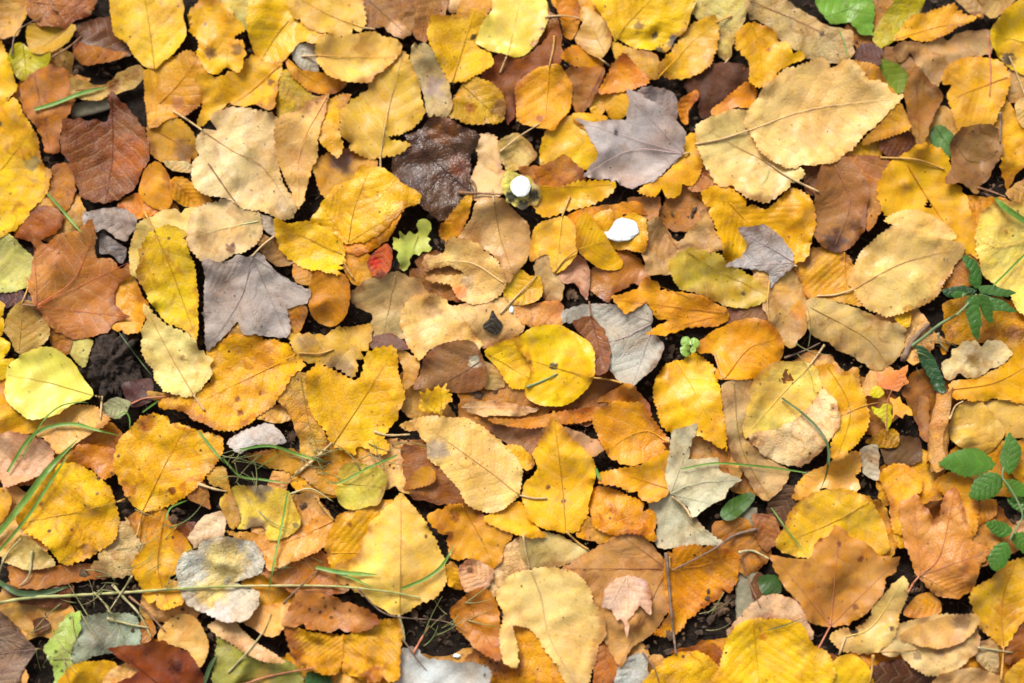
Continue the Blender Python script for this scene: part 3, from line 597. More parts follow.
F|b|6|252,196,42|38,450 70,400 120,385 150,368 197,400 202,440 217,520 229,634 190,612 150,592 100,592 58,562 40,500|100,392 150,480 222,620||tall bright yellow leaf below the orange oval leaf, right of centre|
F|a|7|242,172,46|153,345 200,310 250,290 310,281 350,300 382,350 372,400 330,432 260,447 200,442 207,405 195,370 158,370|225,440 290,360 370,330|222,442 205,395 198,368|smooth orange oval leaf right of centre|
E|a|5|150,104,70|250,470 268,430 290,370 350,342 410,344 442,400 442,460 380,477 300,472|425,395 380,425 310,460||dull brown leaf with a pale fuzzy dot left of the centre|b:412,395,16,215,205,175
E|d|3|204,162,112|436,395 480,415 492,462 440,465|||tan leaf scrap right of the dull brown leaf|
32|m|8|252,208,52|638,250 650,240 642,228 656,222 646,200 664,202 674,186 692,196 698,180 712,178 716,168 728,180 746,164 744,186 756,190 750,200 772,206 762,216 770,236 752,236 740,246 742,262 730,262 724,292 712,272 700,278 692,268 678,280 674,264 658,274|720,290 725,240 720,175||tiny yellow maple leaf above the large cream yellow oval leaf|v:645,245;v:650,200;v:770,210
H|b|8|244,208,130|213,0 270,-26 332,-29 402,-22 462,20 512,70 541,110 536,160 520,196 480,222 430,227 390,202 350,142 320,112 288,80 285,45 250,20|532,182 440,110 300,10|532,182 570,190 605,190|large cream yellow oval leaf with a grey stain, below centre|b:310,62,32,175,155,135;b:235,5,18,215,165,95
E|d|6|216,178,132|375,517 420,499 502,504 584,521 520,542 440,542|380,518 500,515 580,522||flat weathered beige sliver below the big yellow round leaf|w:2
E|b|5|226,152,76|445,552 560,545 640,528 745,512 732,547 652,562 560,573 500,568|||long thin orange leaf edge below the big yellow round leaf|c:1.5
E|d|4|170,120,92|445,568 605,562 592,605 560,645 500,612|||pinkish brown leaf above the pointed yellow leaf, below centre|
E|b|6|238,168,52|728,540 790,504 852,508 882,540 922,590 933,610 907,650 850,670 790,667 760,632 740,592|930,610 860,580 740,640||folded golden leaf with a curved crease, below the large blue grey leaf|c:1
E|d|4|206,132,62|740,500 765,478 822,458 872,500 880,540 790,505|||rusty leaf above the folded golden leaf|
H|b|7|252,196,48|578,50 600,10 622,-42 648,5 692,50 734,95 727,160 712,230 692,277 650,282 600,272 558,247 540,202 545,150 582,112 565,75|655,278 645,150 623,-30|655,278 690,310 716,327|pointed bright yellow leaf with brown dots, below centre|b:608,160,7,120,80,30;b:650,197,7,120,80,30
H|b|6|248,192,58|483,55 530,48 573,92 555,117 530,102|||small yellow lobe between the cream oval leaf and pointed yellow leaf|
E|d|3|202,152,118|600,560 700,585 762,622 722,650 650,640|||pinkish tan leaf under the folded golden leaf|
E|b|3|218,168,92|198,355 250,380 267,402 252,452 215,472 222,420|||tan leaf strip right of the yellow heart shaped leaf|
E|d|3|130,95,82|133,328 190,318 243,360 200,368 138,357|||purple brown leaf strip above the yellow heart shaped leaf|
23|d|4|200,156,114|545,215 600,180 680,262 742,200 772,150 802,190 842,290 845,312 700,312 650,392 560,402 535,320|620,200 660,280 700,310||large creased tan leaf below the black gap, right of the larger white lump|w:2;c:1.5
F|b|5|208,174,76|78,122 130,94 202,110 240,140 302,170 340,205 332,237 280,252 220,242 170,217 110,197 78,160|60,60 190,140 335,215||olive yellow leaf below the creased tan leaf|b:275,215,6,80,70,40
F|m|7|200,190,184|225,143 262,120 285,88 257,42 305,38 332,32 377,65 408,105 413,140 380,165 349,198 345,158 300,148|412,130 330,80 262,45|412,138 420,142|small silvery maple leaf on the large golden leaf|v:228,142;v:350,192
F|b|4|228,168,58|408,130 470,88 542,100 582,160 572,210 602,252 540,242 450,227 430,182|545,100 550,200||mottled gold brown leaf left of the large tan cream leaf|b:450,110,30,170,115,70;b:560,110,24,160,105,60
F|b|8|236,202,130|568,205 553,180 580,120 622,70 682,30 722,42 790,70 864,85 852,122 822,170 790,222 740,252 700,264 660,276 620,262 575,227|568,203 700,132 862,88|568,203 520,217 472,220|large tan cream leaf with pale curved stalk, right side|b:715,255,14,200,150,90
F|b|7|242,208,130|655,20 682,-5 732,-12 792,8 844,60 805,72 720,45|||cream leaf peeping out on top of the large tan cream leaf|
F|d|6|208,170,120|450,228 520,234 602,265 682,290 717,320 692,382 640,418 580,387 502,347 450,317 438,270|455,250 600,330 660,400||rolled tan leaf below the large tan cream leaf|c:-2.5
F|b|5|246,196,48|672,262 724,256 717,302 690,295|||yellow leaf corner below the large tan cream leaf|
F|d|4|192,148,102|325,240 400,208 452,240 442,312 402,362 370,332 343,290|||tan brown leaf left of the rolled tan leaf|b:425,260,26,215,145,50
F|d|2|132,88,68|235,250 342,238 350,285 240,290|||dark brown strip under the olive yellow leaf|
F|d|4|202,162,122|213,470 250,443 312,450 302,520 275,590 332,640 402,680 388,722 345,767 310,742 258,662 228,602|250,450 270,620 345,762||long pinkish tan leaf under the lemon cream leaf, right of centre|
F|a|7|242,212,112|298,450 340,405 402,394 452,400 480,440 477,480 440,532 380,572 320,582 276,602 273,560 288,500|452,405 380,480 290,580|452,405 475,375 492,350|lemon cream round leaf with one ragged hole, right side|h:392,437,15
F|d|8|232,204,160|292,590 380,568 440,528 488,470 527,520 524,572 490,622 470,652 430,672 370,662 308,627|||beige folded leaf lying on the lower right of the lemon cream leaf|b:515,520,12,180,130,90;b:300,610,14,190,140,100
F|b|5|246,192,58|468,410 520,400 545,420 582,410 592,460 612,530 602,580 560,632 508,657 503,620 525,560 532,520 490,470|500,405 560,520 530,640||yellow leaf behind the right of the lemon cream leaf|
F|d|3|192,142,52|598,612 640,578 687,578 688,620 640,624|||ragged ochre scrap below the little maple seedling|w:2
F|d|3|166,112,72|743,490 772,500 767,605 743,592|||narrow brown leaf left of the rolled orange tube|
F|b|6|246,186,40|822,480 830,448 900,438 970,400 1030,335 1070,345 1070,502 960,497 880,502 830,492|830,470 950,450 1060,390||large golden yellow leaf on the right edge with a pale torn leaf on it|
F|d|4|208,152,50|808,240 900,218 1000,238 1060,290 1060,342 990,372 930,342 850,352 812,332|||brownish gold leaf behind the green star shaped plant, right edge|b:920,330,30,160,100,50;b:1000,320,26,150,95,50
F|d|7|228,208,160|800,400 832,380 830,360 860,342 930,336 965,342 992,372 965,402 940,412 900,437 850,442 820,447 805,425|||pale torn leaf with ragged edges near the right edge|b:890,395,20,185,155,110
F|a|5|228,190,104|828,570 850,510 902,498 960,558 972,590 940,632 900,639 840,617|||pale honey leaf above the bramble leaves|
F|a|4|222,182,102|880,505 960,495 1070,500 1070,585 975,595 940,542|||honey tan leaf on the right edge above the bramble leaves|
F|b|6|246,222,122|893,60 905,8 952,-32 1002,-22 1070,8 1070,262 1010,267 990,222 950,192 910,152 898,102|1070,60 960,90 905,70||large pale lemon leaf on the right edge|b:975,50,6,190,140,70
G|b|6|252,198,42|42,240 100,150 160,100 212,98 262,130 302,170 317,240 312,292 270,327 202,362 165,368 120,312 60,272|310,200 200,228 60,255|312,200 335,192|large vivid yellow leaf with a bitten brown lower edge, lower left|s;b:230,325,22,190,125,70;b:110,205,6,170,110,50
G|b|4|212,142,62|165,95 200,48 300,58 314,110 282,142 240,112|||orange brown leaf behind the top of the large vivid yellow leaf, lower left|s
G|b|5|242,188,82|-20,165 30,178 27,222 -20,270|||yellow peach leaf on the left edge under the grass|
G|b|5|208,178,114|3,350 60,288 112,320 147,367 80,382 30,367|||beige leaf corner below the large vivid yellow leaf, lower left|
G|d|4|176,112,66|28,370 150,368 250,366 292,400 202,412 110,432 38,422|||long brown leaf below the large vivid yellow leaf, lower left|
G|d|5|208,174,132|245,370 300,290 332,238 362,280 384,330 357,392 300,403 262,388|||furry beige leaf right of the large vivid yellow leaf, lower left|w:1.5
G|b|6|238,184,50|362,350 400,300 432,242 446,270 482,280 518,330 490,360 470,402 492,470 450,487 400,472 373,420 356,390|435,250 420,370 450,480||narrow golden leaf with a brown top left of the white speckled leaf|b:475,305,32,205,125,60;s
G|m|7|214,204,184|468,370 490,335 528,330 540,305 592,292 652,300 682,308 707,360 697,390 650,405 620,415 690,438 692,470 662,512 600,522 540,492 500,472 473,420|||white grey speckled mouldy leaf, lower left|n;w:1.5;b:600,360,60,226,205,140;b:560,440,40,228,205,135
G|d|6|214,190,158|503,290 545,235 592,224 602,250 597,297 545,302 518,322|||small pale beige leaf just above the white speckled mouldy leaf|
G|a|6|226,196,86|588,200 610,170 640,155 760,165 782,200 802,260 770,292 720,302 700,265 640,272 603,235|||olive yellow leaf with dark grey stains among the grass, lower left|b:690,155,40,120,105,95;b:685,265,28,130,100,85;b:790,262,10,120,100,60
G|b|6|202,154,72|553,110 600,108 612,160 642,240 622,272 590,212 600,170 560,152|||narrow folded ochre leaf at the left of the stained olive yellow leaf|c:2
G|b|4|232,168,84|605,280 680,283 740,300 800,268 850,238 892,250 862,322 800,352 730,384 700,352 668,322|890,250 780,300 690,330|890,250 850,200|orange tan leaf with an upturned tip below the stained olive yellow leaf|
G|d|3|186,116,60|698,390 760,358 850,328 900,368 932,432 860,452 780,442|||rusty brown leaf below the orange tan leaf, lower left|
42|d|6|192,126,76|128,462 182,338 270,340 350,370 450,402 492,452 420,492 370,487 300,492 190,472|||brown leaf with a line of dark dots, lower left|b:225,405,7,80,45,30;b:265,415,8,80,45,30;b:285,395,7,80,45,30;b:318,400,7,80,45,30;b:305,435,7,80,45,30;b:378,407,7,80,45,30
42|t|5|228,170,45|133,470 200,480 350,500 430,450 562,440 577,500 572,620 562,672 470,682 402,662 360,642 352,592 335,652 270,642 180,602 148,520|355,500 352,590||ridged yellow and brown leaf with a split, near the bottom edge|w:3;s;b:180,560,45,165,95,45;b:470,660,40,180,110,50;b:150,500,40,150,85,40
H|b|7|246,206,108|215,178 250,210 292,270 332,360 337,410 310,452 260,477 210,502 160,482 100,442 58,422 38,370 100,340 130,260 180,210|212,498 215,350 216,185|212,498 225,560|big honey cream leaf with a pointed top, lower left of centre|b:282,292,6,110,80,40
H|b|6|238,178,44|18,300 45,243 110,213 202,203 202,402 60,402 24,362|30,335 180,335||golden leaf under the left side of the honey cream leaf|b:78,260,7,160,100,40
G|m|5|176,196,92|113,590 150,540 170,500 216,493 217,540 190,602 202,652 160,700 145,690 140,640|||light green leaf with dark dots near the bottom left|b:150,600,5,60,70,30;b:185,510,5,60,70,30;b:165,650,5,60,70,30
G|b|4|166,176,148|190,600 200,540 230,505 290,494 350,500 369,530 367,587 300,602 250,612 210,637|||grey green dull leaf right of the light green dotted leaf|b:260,560,40,150,145,125
G|b|6|252,194,52|155,700 190,640 240,624 312,630 285,700|||bright yellow leaf on the bottom edge at left|
G|d|6|236,192,124|285,655 360,618 383,650 300,700 270,700|||cream leaf scrap on the bottom edge beside the chestnut maple leaf|
G|m|7|138,72,38|300,590 420,574 440,568 502,600 532,640 545,700 290,700 372,652|440,700 310,592||chestnut brown maple leaf on the bottom edge at left|b:465,640,20,90,45,30
G|a|5|228,184,110|425,540 470,500 520,508 552,560 552,610 530,642 490,592 430,577|||round honey beige leaf above the chestnut maple leaf|
G|b|5|228,192,142|548,532 610,509 680,570 765,625 700,622 620,582|||pale peach leaf strip with ragged edge near the bottom left|
G|b|4|158,152,84|575,700 573,620 580,543 620,580 700,620 760,620 792,640 800,700|||dull green leaf with a reddish vein on the bottom edge|b:700,670,30,200,160,90
G|m|5|150,122,102|-20,470 50,530 97,590 65,642 40,700 -20,700|97,592 -20,606|97,592 110,592|grey brown maple leaf in the bottom left corner|v:-20,500;v:30,700
G|b|5|234,178,108|643,515 700,478 772,468 784,490 742,557 700,552|||peach leaf below the white speckled mouldy leaf|
H|a|6|218,204,98|48,120 90,94 176,125 160,202 130,212 80,222 48,190|60,150 165,160||small olive lemon square leaf among grass, left of the cream oval leaf|
G|b|3|202,150,50|660,75 780,58 850,120 898,178 860,176 800,132 700,102|||dark gold leaf entwined with grass, left of the small lemon square leaf|
G|d|4|60,105,48|818,655 870,650 885,700 822,700|||dark green leaf on the bottom edge beside the ridged leaf|
G|d|1|120,75,50|20,420 110,430 190,420 170,480 60,470|||dark brown leaf below the long brown leaf, lower left|
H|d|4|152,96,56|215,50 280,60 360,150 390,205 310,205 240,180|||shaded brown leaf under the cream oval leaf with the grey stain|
H|b|5|208,142,60|220,165 262,112 300,108 307,145 262,162|||ochre scrap left of the cream oval leaf with the grey stain|
H|b|5|228,162,52|285,240 380,200 430,228 512,280 492,322 482,362 452,378 400,352 350,352 335,300|380,210 430,300 460,370||wide gold leaf with dark blotches below the cream oval leaf|b:345,290,12,150,90,40;b:360,240,14,180,110,50
H|b|4|240,178,42|325,390 350,358 372,378 384,432 342,424|||small golden leaf right of the honey cream leaf|
H|d|5|216,172,132|368,380 400,350 463,380 442,432 388,438|||pinkish beige leaf with a dark dot right of the honey cream leaf|b:400,382,9,120,80,60
H|d|4|226,192,142|435,420 480,330 545,288 565,370 502,422 460,455|||pale beige leaf above left of the large cream torn leaf|
H|b|5|222,200,136|538,290 620,283 702,320 718,336 640,372 570,382 538,350|||pale greenish cream leaf above the large cream torn leaf|
H|b|6|250,192,50|438,240 530,198 582,268 602,292 550,295 470,268|||yellow leaf tucked under the pointed bright yellow leaf|
H|b|8|244,212,140|468,450 500,402 560,380 632,374 692,400 722,430 727,470 757,500 763,560 742,590 732,640 712,700 665,700 620,622 560,542 514,530 527,580 526,638 490,622 478,560 490,500|560,378 588,450 612,560 690,700|560,378 548,330 542,288|large cream leaf with a white midrib and a torn left side, bottom centre|p
H|b|7|238,168,45|512,533 560,540 620,600 690,700 470,700 463,660 530,642|515,540 640,700||gold leaf showing through the tear of the large cream leaf, bottom edge|s
H|b|5|206,132,56|348,490 390,448 440,428 477,480 482,560 482,622 430,602 400,572 370,542|385,450 470,610||rust orange curled leaf left of the large cream torn leaf|c:2.5;b:370,500,22,235,160,70
H|m|5|208,150,98|640,380 700,340 762,310 800,278 862,288 922,350 927,380 934,480 890,552 830,592 800,642 760,572 720,462 690,402|925,378 800,378 645,378||large tan brown leaf holding the small pink leaf, lower centre|v:800,635;v:800,285
H|m|7|228,194,174|752,480 760,430 790,404 825,394 870,410 884,450 881,502 852,478 838,498 822,515 824,540 816,562 812,530 802,512 790,517 775,485|818,395 820,470 816,550||small pinkish white leaf with a spiked tip, lower centre|v:770,480;v:870,495
I|b|6|238,160,44|72,335 130,314 202,324 262,342 259,402 240,442 180,477 130,512 92,557 35,555 75,500 60,400|80,380 160,370 250,345|80,380 78,345|orange leaf with rusty spots right of the large tan brown leaf|s
H|b|4|206,206,200|205,600 250,589 302,620 442,634 432,700 205,700|||pale blue grey leaf on the bottom edge|
H|d|4|204,202,188|795,640 830,608 872,608 868,700 785,700|||dirty white leaf on the bottom edge, right of the large cream torn leaf|
I|b|5|248,190,48|10,700 15,670 60,620 120,598 182,610 245,700|||yellow leaf on the bottom edge with a brown leaf behind it|s
I|d|4|182,108,52|80,600 130,585 200,577 234,622 245,670 180,625|||brown leaf behind the yellow leaf on the bottom edge|
H|b|6|242,168,50|718,170 760,158 862,200 897,240 892,302 830,282 780,292 728,260|||orange yellow leaf right of the pointed bright yellow leaf|s
H|t|6|242,180,60|748,120 850,102 932,60 936,165 880,202 800,162 745,152|935,165 820,130||honey yellow toothed leaf left of the pale greenish maple leaf|
H|d|4|226,168,82|688,230 780,270 875,285 800,315 685,292|||ochre leaf above the large tan brown leaf|
I|m|6|218,208,170|150,-6 135,60 130,85 165,80 207,85 215,115 272,140 235,165 225,190 190,210 138,242 130,215 78,180 68,130 80,40 90,10|80,178 150,150 265,140|85,185 118,212 137,243|pale greenish grey maple leaf with jagged points, right of centre|v:148,0;v:190,205
I|b|5|202,192,158|22,205 80,178 132,215 167,270 213,310 150,317 50,322 45,250|85,185 130,250 205,308||grey beige toothed leaf below the jagged pale maple leaf|
H|d|3|182,112,62|735,600 780,558 805,640 760,700 730,700|||narrow brown leaf right of the large cream torn leaf, bottom edge|
I|b|5|236,178,92|400,180 450,120 482,108 522,80 582,70 584,165 545,184 500,168 450,200|||peach orange leaf above the big yellow leaf, lower right|b:420,130,20,235,185,50
I|b|6|246,198,74|358,310 380,268 410,213 450,180 540,163 612,200 652,258 664,322 640,352 560,362 400,342|610,200 500,260 370,310||big yellow leaf behind the big rusty maple leaf, lower right|
I|m|7|208,144,74|346,340 400,350 450,350 472,302 500,290 518,262 540,272 562,292 602,310 640,340 692,348 682,390 655,402 642,450 602,502 560,527 510,532 450,522 430,482 388,430 358,382|508,530 520,400 530,270|508,530 470,600 430,662 408,700|big rusty orange maple leaf with a long red stalk, lower right|v:360,345;v:685,355;v:430,380;r;b:530,312,7,130,75,50;b:588,352,9,130,75,50;b:578,480,9,140,85,60;b:480,300,6,110,70,45
I|b|6|224,194,124|513,550 600,520 622,480 662,430 702,398 714,450 692,502 672,562 620,604 570,604 530,592|548,560 620,530 700,410|548,560 530,610|pale straw leaf under the right of the big rusty maple leaf|b:572,547,11,60,45,30;b:666,537,7,90,70,45
I|b|8|252,204,42|222,602 240,550 270,520 340,508 422,520 462,580 505,612 495,700 225,700|300,520 320,700||large bright yellow crumpled leaf on the bottom edge, right of centre|b:330,560,10,230,160,50
I|a|7|250,208,48|490,650 540,608 590,620 617,660 612,700 470,700|||yellow leaf on the bottom edge right of the large crumpled yellow one|
I|d|5|216,182,148|233,545 290,478 350,444 422,470 463,560 440,565 380,512 300,520 240,555|||pinkish beige leaf above the large crumpled yellow leaf on the bottom edge|
I|b|5|242,178,50|638,130 690,94 748,130 752,170 722,190 702,232 702,282 670,277 665,202|||golden leaf left of the rusty tan maple leaf, lower right|
I|m|6|216,152,88|693,200 720,190 740,176 760,210 785,245 800,230 810,180 840,158 862,222 882,302 934,328 902,370 892,432 850,458 800,452 750,412 720,352 700,282|748,395 800,340 840,165|748,395 730,415 714,442|rusty tan maple leaf with two upright lobes, lower right|v:930,330;v:730,185;v:850,450;r;c:-1
I|b|5|228,164,55|765,180 800,130 862,118 905,180 885,295 850,232 820,190 790,168|||amber leaf behind the rusty tan maple leaf, below the bramble|
I|b|4|212,142,52|880,225 920,193 957,193 947,237 888,265|||small amber leaf between bramble leaves and rusty tan maple leaf|
I|t|6|238,186,66|863,460 880,430 940,400 960,370 1030,348 1070,378 1070,462 1020,522 971,586 930,562 898,532 888,500|970,584 965,470 1000,360|970,584 966,640 962,676|yellow ochre leaf with a long white stalk near the right bottom|
I|d|5|216,152,76|700,500 740,448 782,443 808,490 762,512|||small orange tan leaf below the rusty tan maple leaf|
I|b|5|224,196,140|655,560 700,520 822,498 904,540 892,602 830,652 760,664 700,622 638,600|640,600 760,590 890,560||beige layered leaf near the bottom, right side|w:1.5;b:740,610,12,170,140,110;b:800,600,12,185,150,120
I|b|6|214,174,110|688,560 800,508 882,497 904,520 860,572 790,592|||tan leaf lying on the beige layered leaf|b:860,515,26,130,95,75
I|d|4|102,66,50|610,640 700,618 810,660 810,700 600,700|||dark brown leaf on the bottom edge, right side|
I|b|5|224,188,134|795,665 880,640 965,670 965,700 795,700|||beige leaf on the bottom edge right of the dark brown leaf|
I|d|4|202,168,134|885,580 952,568 954,665 898,622|||small pinkish leaf left of the long white stalk|
I|d|4|150,90,40|982,560 1020,520 1060,500 1060,645 968,622|||brown leaf on the right edge near the bottom|
I|b|6|242,188,74|968,665 1000,630 1060,605 1060,700 968,700|||yellow leaf in the bottom right corner|
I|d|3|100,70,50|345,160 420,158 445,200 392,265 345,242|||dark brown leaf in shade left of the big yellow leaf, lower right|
I|d|3|172,112,72|300,232 355,238 374,290 340,335 308,292|||reddish brown leaf beside the mossy stick|
I|d|3|214,196,166|583,62 630,50 638,142 598,122|||small dirty white leaf scrap below the little maple seedling|
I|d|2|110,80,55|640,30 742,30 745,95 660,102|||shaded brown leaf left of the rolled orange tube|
I|a|4|72,108,34|213,230 240,195 290,174 306,190 270,232 230,252|220,240 300,182||dark green glossy leaf beside the jagged pale maple leaf|
I|a|3|62,92,32|318,400 372,398 374,442 328,448|||dark green leaf patch right of the mossy stick|
"""
# ------------------------------------------------------------------ leaf builder
GRID = 3.3      # spacing of blade vertices, photo pixels

def leaf_outline(kind, P, seed):
    """hand outline -> dense margin with the teeth of its kind (photo pixels)"""
    r = np.random.default_rng(seed)
    area = 0.5 * abs(np.dot(P[:, 0], np.roll(P[:, 1], 1)) - np.dot(P[:, 1], np.roll(P[:, 0], 1)))
    if 0.5 * (np.dot(P[:, 0], np.roll(P[:, 1], -1)) - np.dot(P[:, 1], np.roll(P[:, 0], -1))) < 0:
        P = P[::-1]
    size = math.sqrt(area)
    tens = {'b': 0.42, 'a': 0.5, 'm': 0.16, 'd': 0.35, 't': 0.35}[kind]
    C = spline(P, True, 10, tens)
    C = resample(np.vstack([C, C[:1]]), 1.25)[:-1]
    n = len(C)
    T = np.roll(C, -1, 0) - np.roll(C, 1, 0)
    T /= np.linalg.norm(T, axis=1)[:, None] + 1e-9
    Nn = np.stack([T[:, 1], -T[:, 0]], 1)           # outward for this orientation
    s = np.arange(n) * 1.25
    per, amp = {'b': (5.0, 1.9), 'a': (6.0, 0.9), 'm': (8.0, 1.2), 'd': (9.0, 0.9), 't': (6.5, 2.6)}[kind]
    amp *= min(1.0, size / 55 + 0.25)
    warp = np.cumsum(1 + 0.35 * smooth_noise(np.stack([s, s * 0], 1), 60, seed + 1, 1)) * 1.25
    f = (warp / per) % 1.0
    saw = np.where(f < 0.72, f / 0.72, (1 - f) / 0.28) - 0.5
    env = 0.75 + 0.35 * smooth_noise(np.stack([s, s * 0 + 5], 1), 70, seed + 2, 1)
    off = amp * saw * env + 0.9 * smooth_noise(np.stack([s, s * 0 + 9], 1), 26, seed + 3, 2) * min(1, size / 60)
    if kind in 'bd': off += 0.8 * smooth_noise(np.stack([s, s * 0 + 13], 1), 13, seed + 5, 2) * min(1, size / 50)
    if kind in 'md': off += 0.5 * smooth_noise(np.stack([s, s * 0 + 3], 1), 9, seed + 4, 2)
    if kind in 'bdt' and size > 40 and r.random() < 0.5:      # bites and tears in the margin
        for k in range(r.integers(1, 4)):
            j = r.integers(n); dd = np.minimum(np.abs(np.arange(n) - j), n - np.abs(np.arange(n) - j)) * 1.25
            wdt = r.uniform(1.8, 4.5)
            off -= r.uniform(2.5, 6.5) * np.exp(-(dd / wdt) ** 2)
    return C + Nn * off[:, None], size

def build_blade(name, C, zc, base_col, mid, palm, opts, mat, parent, seed, size, kind, fixed_z=None):
    """triangulated, curled and draped blade. C: margin in photo px. Returns (object, world verts)"""
    lo, hi = C.min(0), C.max(0)
    gx = np.arange(lo[0], hi[0], GRID)
    gy = np.arange(lo[1], hi[1], GRID * 0.866)
    X, Y = np.meshgrid(gx, gy)
    X = X + (np.arange(len(gy)) % 2)[:, None] * GRID / 2
    q = np.stack([X.ravel(), Y.ravel()], 1) + nr.uniform(-0.3, 0.3, (X.size, 2))
    q = q[inside(q, C)]
    if len(q):
        dd = edge_dist(q, C[::2])
        q = q[dd > 1.6]
        for bx, by, br, c_ in opts.get('b', []):        # finer vertices round small spots
            if br > 9: continue
            rr = max(br, 2.2) + 2.5
            g = np.arange(-rr, rr, 1.15)
            sx_, sy_ = np.meshgrid(g, g)
            sp_ = np.stack([sx_.ravel() + bx, sy_.ravel() + by], 1) + nr.uniform(-.2, .2, (sx_.size, 2))
            sp_ = sp_[(np.hypot(sp_[:, 0] - bx, sp_[:, 1] - by) < rr)]
            sp_ = sp_[inside(sp_, C)]
            if len(sp_):
                sp_ = sp_[edge_dist(sp_, C[::2]) > 1.0]
                q = np.vstack([q[np.hypot(q[:, 0] - bx, q[:, 1] - by) > rr + 0.5], sp_])
    allp = [Vector(p) for p in np.vstack([C, q])] if len(q) else [Vector(p) for p in C]
    V2, E2, F2, *_ = delaunay_2d_cdt(allp, [], [list(range(len(C)))], 1, 1e-4)
    V = np.array([(v[0], v[1]) for v in V2])
    F = np.array([f for f in F2 if len(f) == 3])
    for h in opts.get('h', []):
        c = V[F].mean(1)
        a = np.arctan2(c[:, 1] - h[1], c[:, 0] - h[0])
        keep = np.hypot(c[:, 0] - h[0], c[:, 1] - h[1]) > h[2] * (1 + 0.25 * np.sin(3 * a + seed) + 0.15 * np.sin(7 * a))
        F = F[keep]
    ed = edge_dist(V, C)
    # vein coordinates
    lines = [mid] + [np.array([mid[0], t]) for t in palm]
    best = None
    for k, ln in enumerate(lines):
        s_, d_ = poly_param(V, ln)
        Ltot = np.linalg.norm(np.diff(ln, axis=0), axis=1).sum()
        if best is None: best = [np.abs(d_), s_, d_, np.full(len(V), Ltot)]
        else:
            m_ = np.abs(d_) < best[0]
            best[0][m_] = np.abs(d_)[m_]; best[1][m_] = s_[m_]; best[2][m_] = d_[m_]; best[3][m_] = Ltot
    ad, s_, d_, Lt = best
    nveins = 7.5 if size > 60 else 5.5
    spacing = np.maximum(Lt / nveins, 5.0)
    phase = (s_ - ad * 0.75 - 0.0015 * ad ** 2) / spacing + (d_ > 0) * 0.35
    rim = ad / (ad + ed + 1e-6)
    if 'g' in opts: phase = np.full(len(V), 0.25)
    # colour per vertex, with margin browning and the traced blotches
    base = lin(base_col)
    colr = np.tile(base, (len(V), 1))
    r2 = np.random.default_rng(seed + 50)
    brown = base * np.array([0.72, 0.55, 0.42])
    e_amt = 0.55 * np.exp(-(ed / (2.2 + 1.6 * smooth_noise(V, 40, seed + 6, 2))) ** 2) * (0.5 + 0.5 * smooth_noise(V, 60, seed + 7, 2))
    e_amt = np.clip(e_amt, 0, 0.7)
    if 'f' in opts: e_amt *= 0.2
    colr = colr * (1 - e_amt[:, None]) + brown * e_amt[:, None]
    tint = smooth_noise(V, size * 0.9 + 10, seed + 8, 2)[:, None] * np.array([0.05, 0.13, 0.20])
    colr = colr * (1 + tint)
    if 'f' not in opts and base_col[0] >= base_col[1]:       # decay patches of irregular shape, more of them on older leaves
        for k in range(r2.integers(1, 5 if kind != 'd' else 6)):
            j = r2.integers(len(V)); br = r2.uniform(4, 5 + size * 0.22)
            d = np.hypot(V[:, 0] - V[j, 0], V[:, 1] - V[j, 1]) + smooth_noise(V, 11, seed + 70 + k, 3) * br * 0.55
            a = np.clip((br - d) / (br * 0.5), 0, 1)[:, None] * r2.uniform(0.15, 0.55)
            tgt = base * (np.array([0.62, 0.45, 0.35]) if r2.random() < 0.6 else np.array([0.92, 0.72, 0.6]) if r2.random() < 0.6 else np.array([1.12, 1.15, 1.5]))
            colr = colr * (1 - a) + tgt * a
        if r2.random() < 0.55:                                 # one scorched stretch of margin
            j = r2.integers(len(C))
            d = np.hypot(V[:, 0] - C[j, 0], V[:, 1] - C[j, 1])
            a = np.clip(1 - d / (size * 0.45), 0, 1) * np.clip(1 - (ed + 2.5 * smooth_noise(V, 12, seed + 90, 2)) / r2.uniform(5, 10), 0, 1)
            a = np.clip(a * 2.2, 0, 0.8)[:, None]
            colr = colr * (1 - a) + base * np.array([0.50, 0.33, 0.25]) * a
    for bx, by, br, c in opts.get('b', []):
        br = max(br, 1.7)
        d = np.hypot(V[:, 0] - bx, V[:, 1] - by) + smooth_noise(V, 6 if br < 8 else 14, seed + int(bx), 3) * min(br * 0.35, 6)
        a = np.clip((br - d) / (1.2 if br < 6 else br * 0.45) + 0.35, 0, 1)
        a = a * (0.95 if br < 8 else 0.85)
        colr = colr * (1 - a[:, None]) + lin(c) * a[:, None]
    # ---------------- height
    xy0 = cast(V, zc)
    blurf = local_blur(xy0.min(0), xy0.max(0), 10)
    cen = V.mean(0)
    rel = (V - cen) / max(size * 0.56, 1)
    ax = mid[-1] - mid[0]; ax = ax / (np.linalg.norm(ax) + 1e-9)
    al = rel @ ax; ac = rel @ np.array([-ax[1], ax[0]])
    cupc = opts.get('c', None)
    if cupc is None: cupc = (r2.uniform(0.15, 0.95) if r2.random() < 0.78 else r2.uniform(1.2, 2.1)) * (1 if r2.random() < 0.68 else -0.75)
    amp = 6.4 * min(1.0, size / 60 + 0.2)
    zz = cupc * amp * (0.65 * ac ** 2 + 0.35 * al ** 2 * r2.uniform(-0.4, 1.2))
    zz += 1.3 * amp * 0.35 * np.minimum(np.abs(ac), 0.7) * (0.6 if cupc > 0 else -0.5)            # slight fold at the midrib
    zz += amp * r2.uniform(-0.75, 0.75) * al + amp * r2.uniform(-0.75, 0.75) * ac                  # tilt
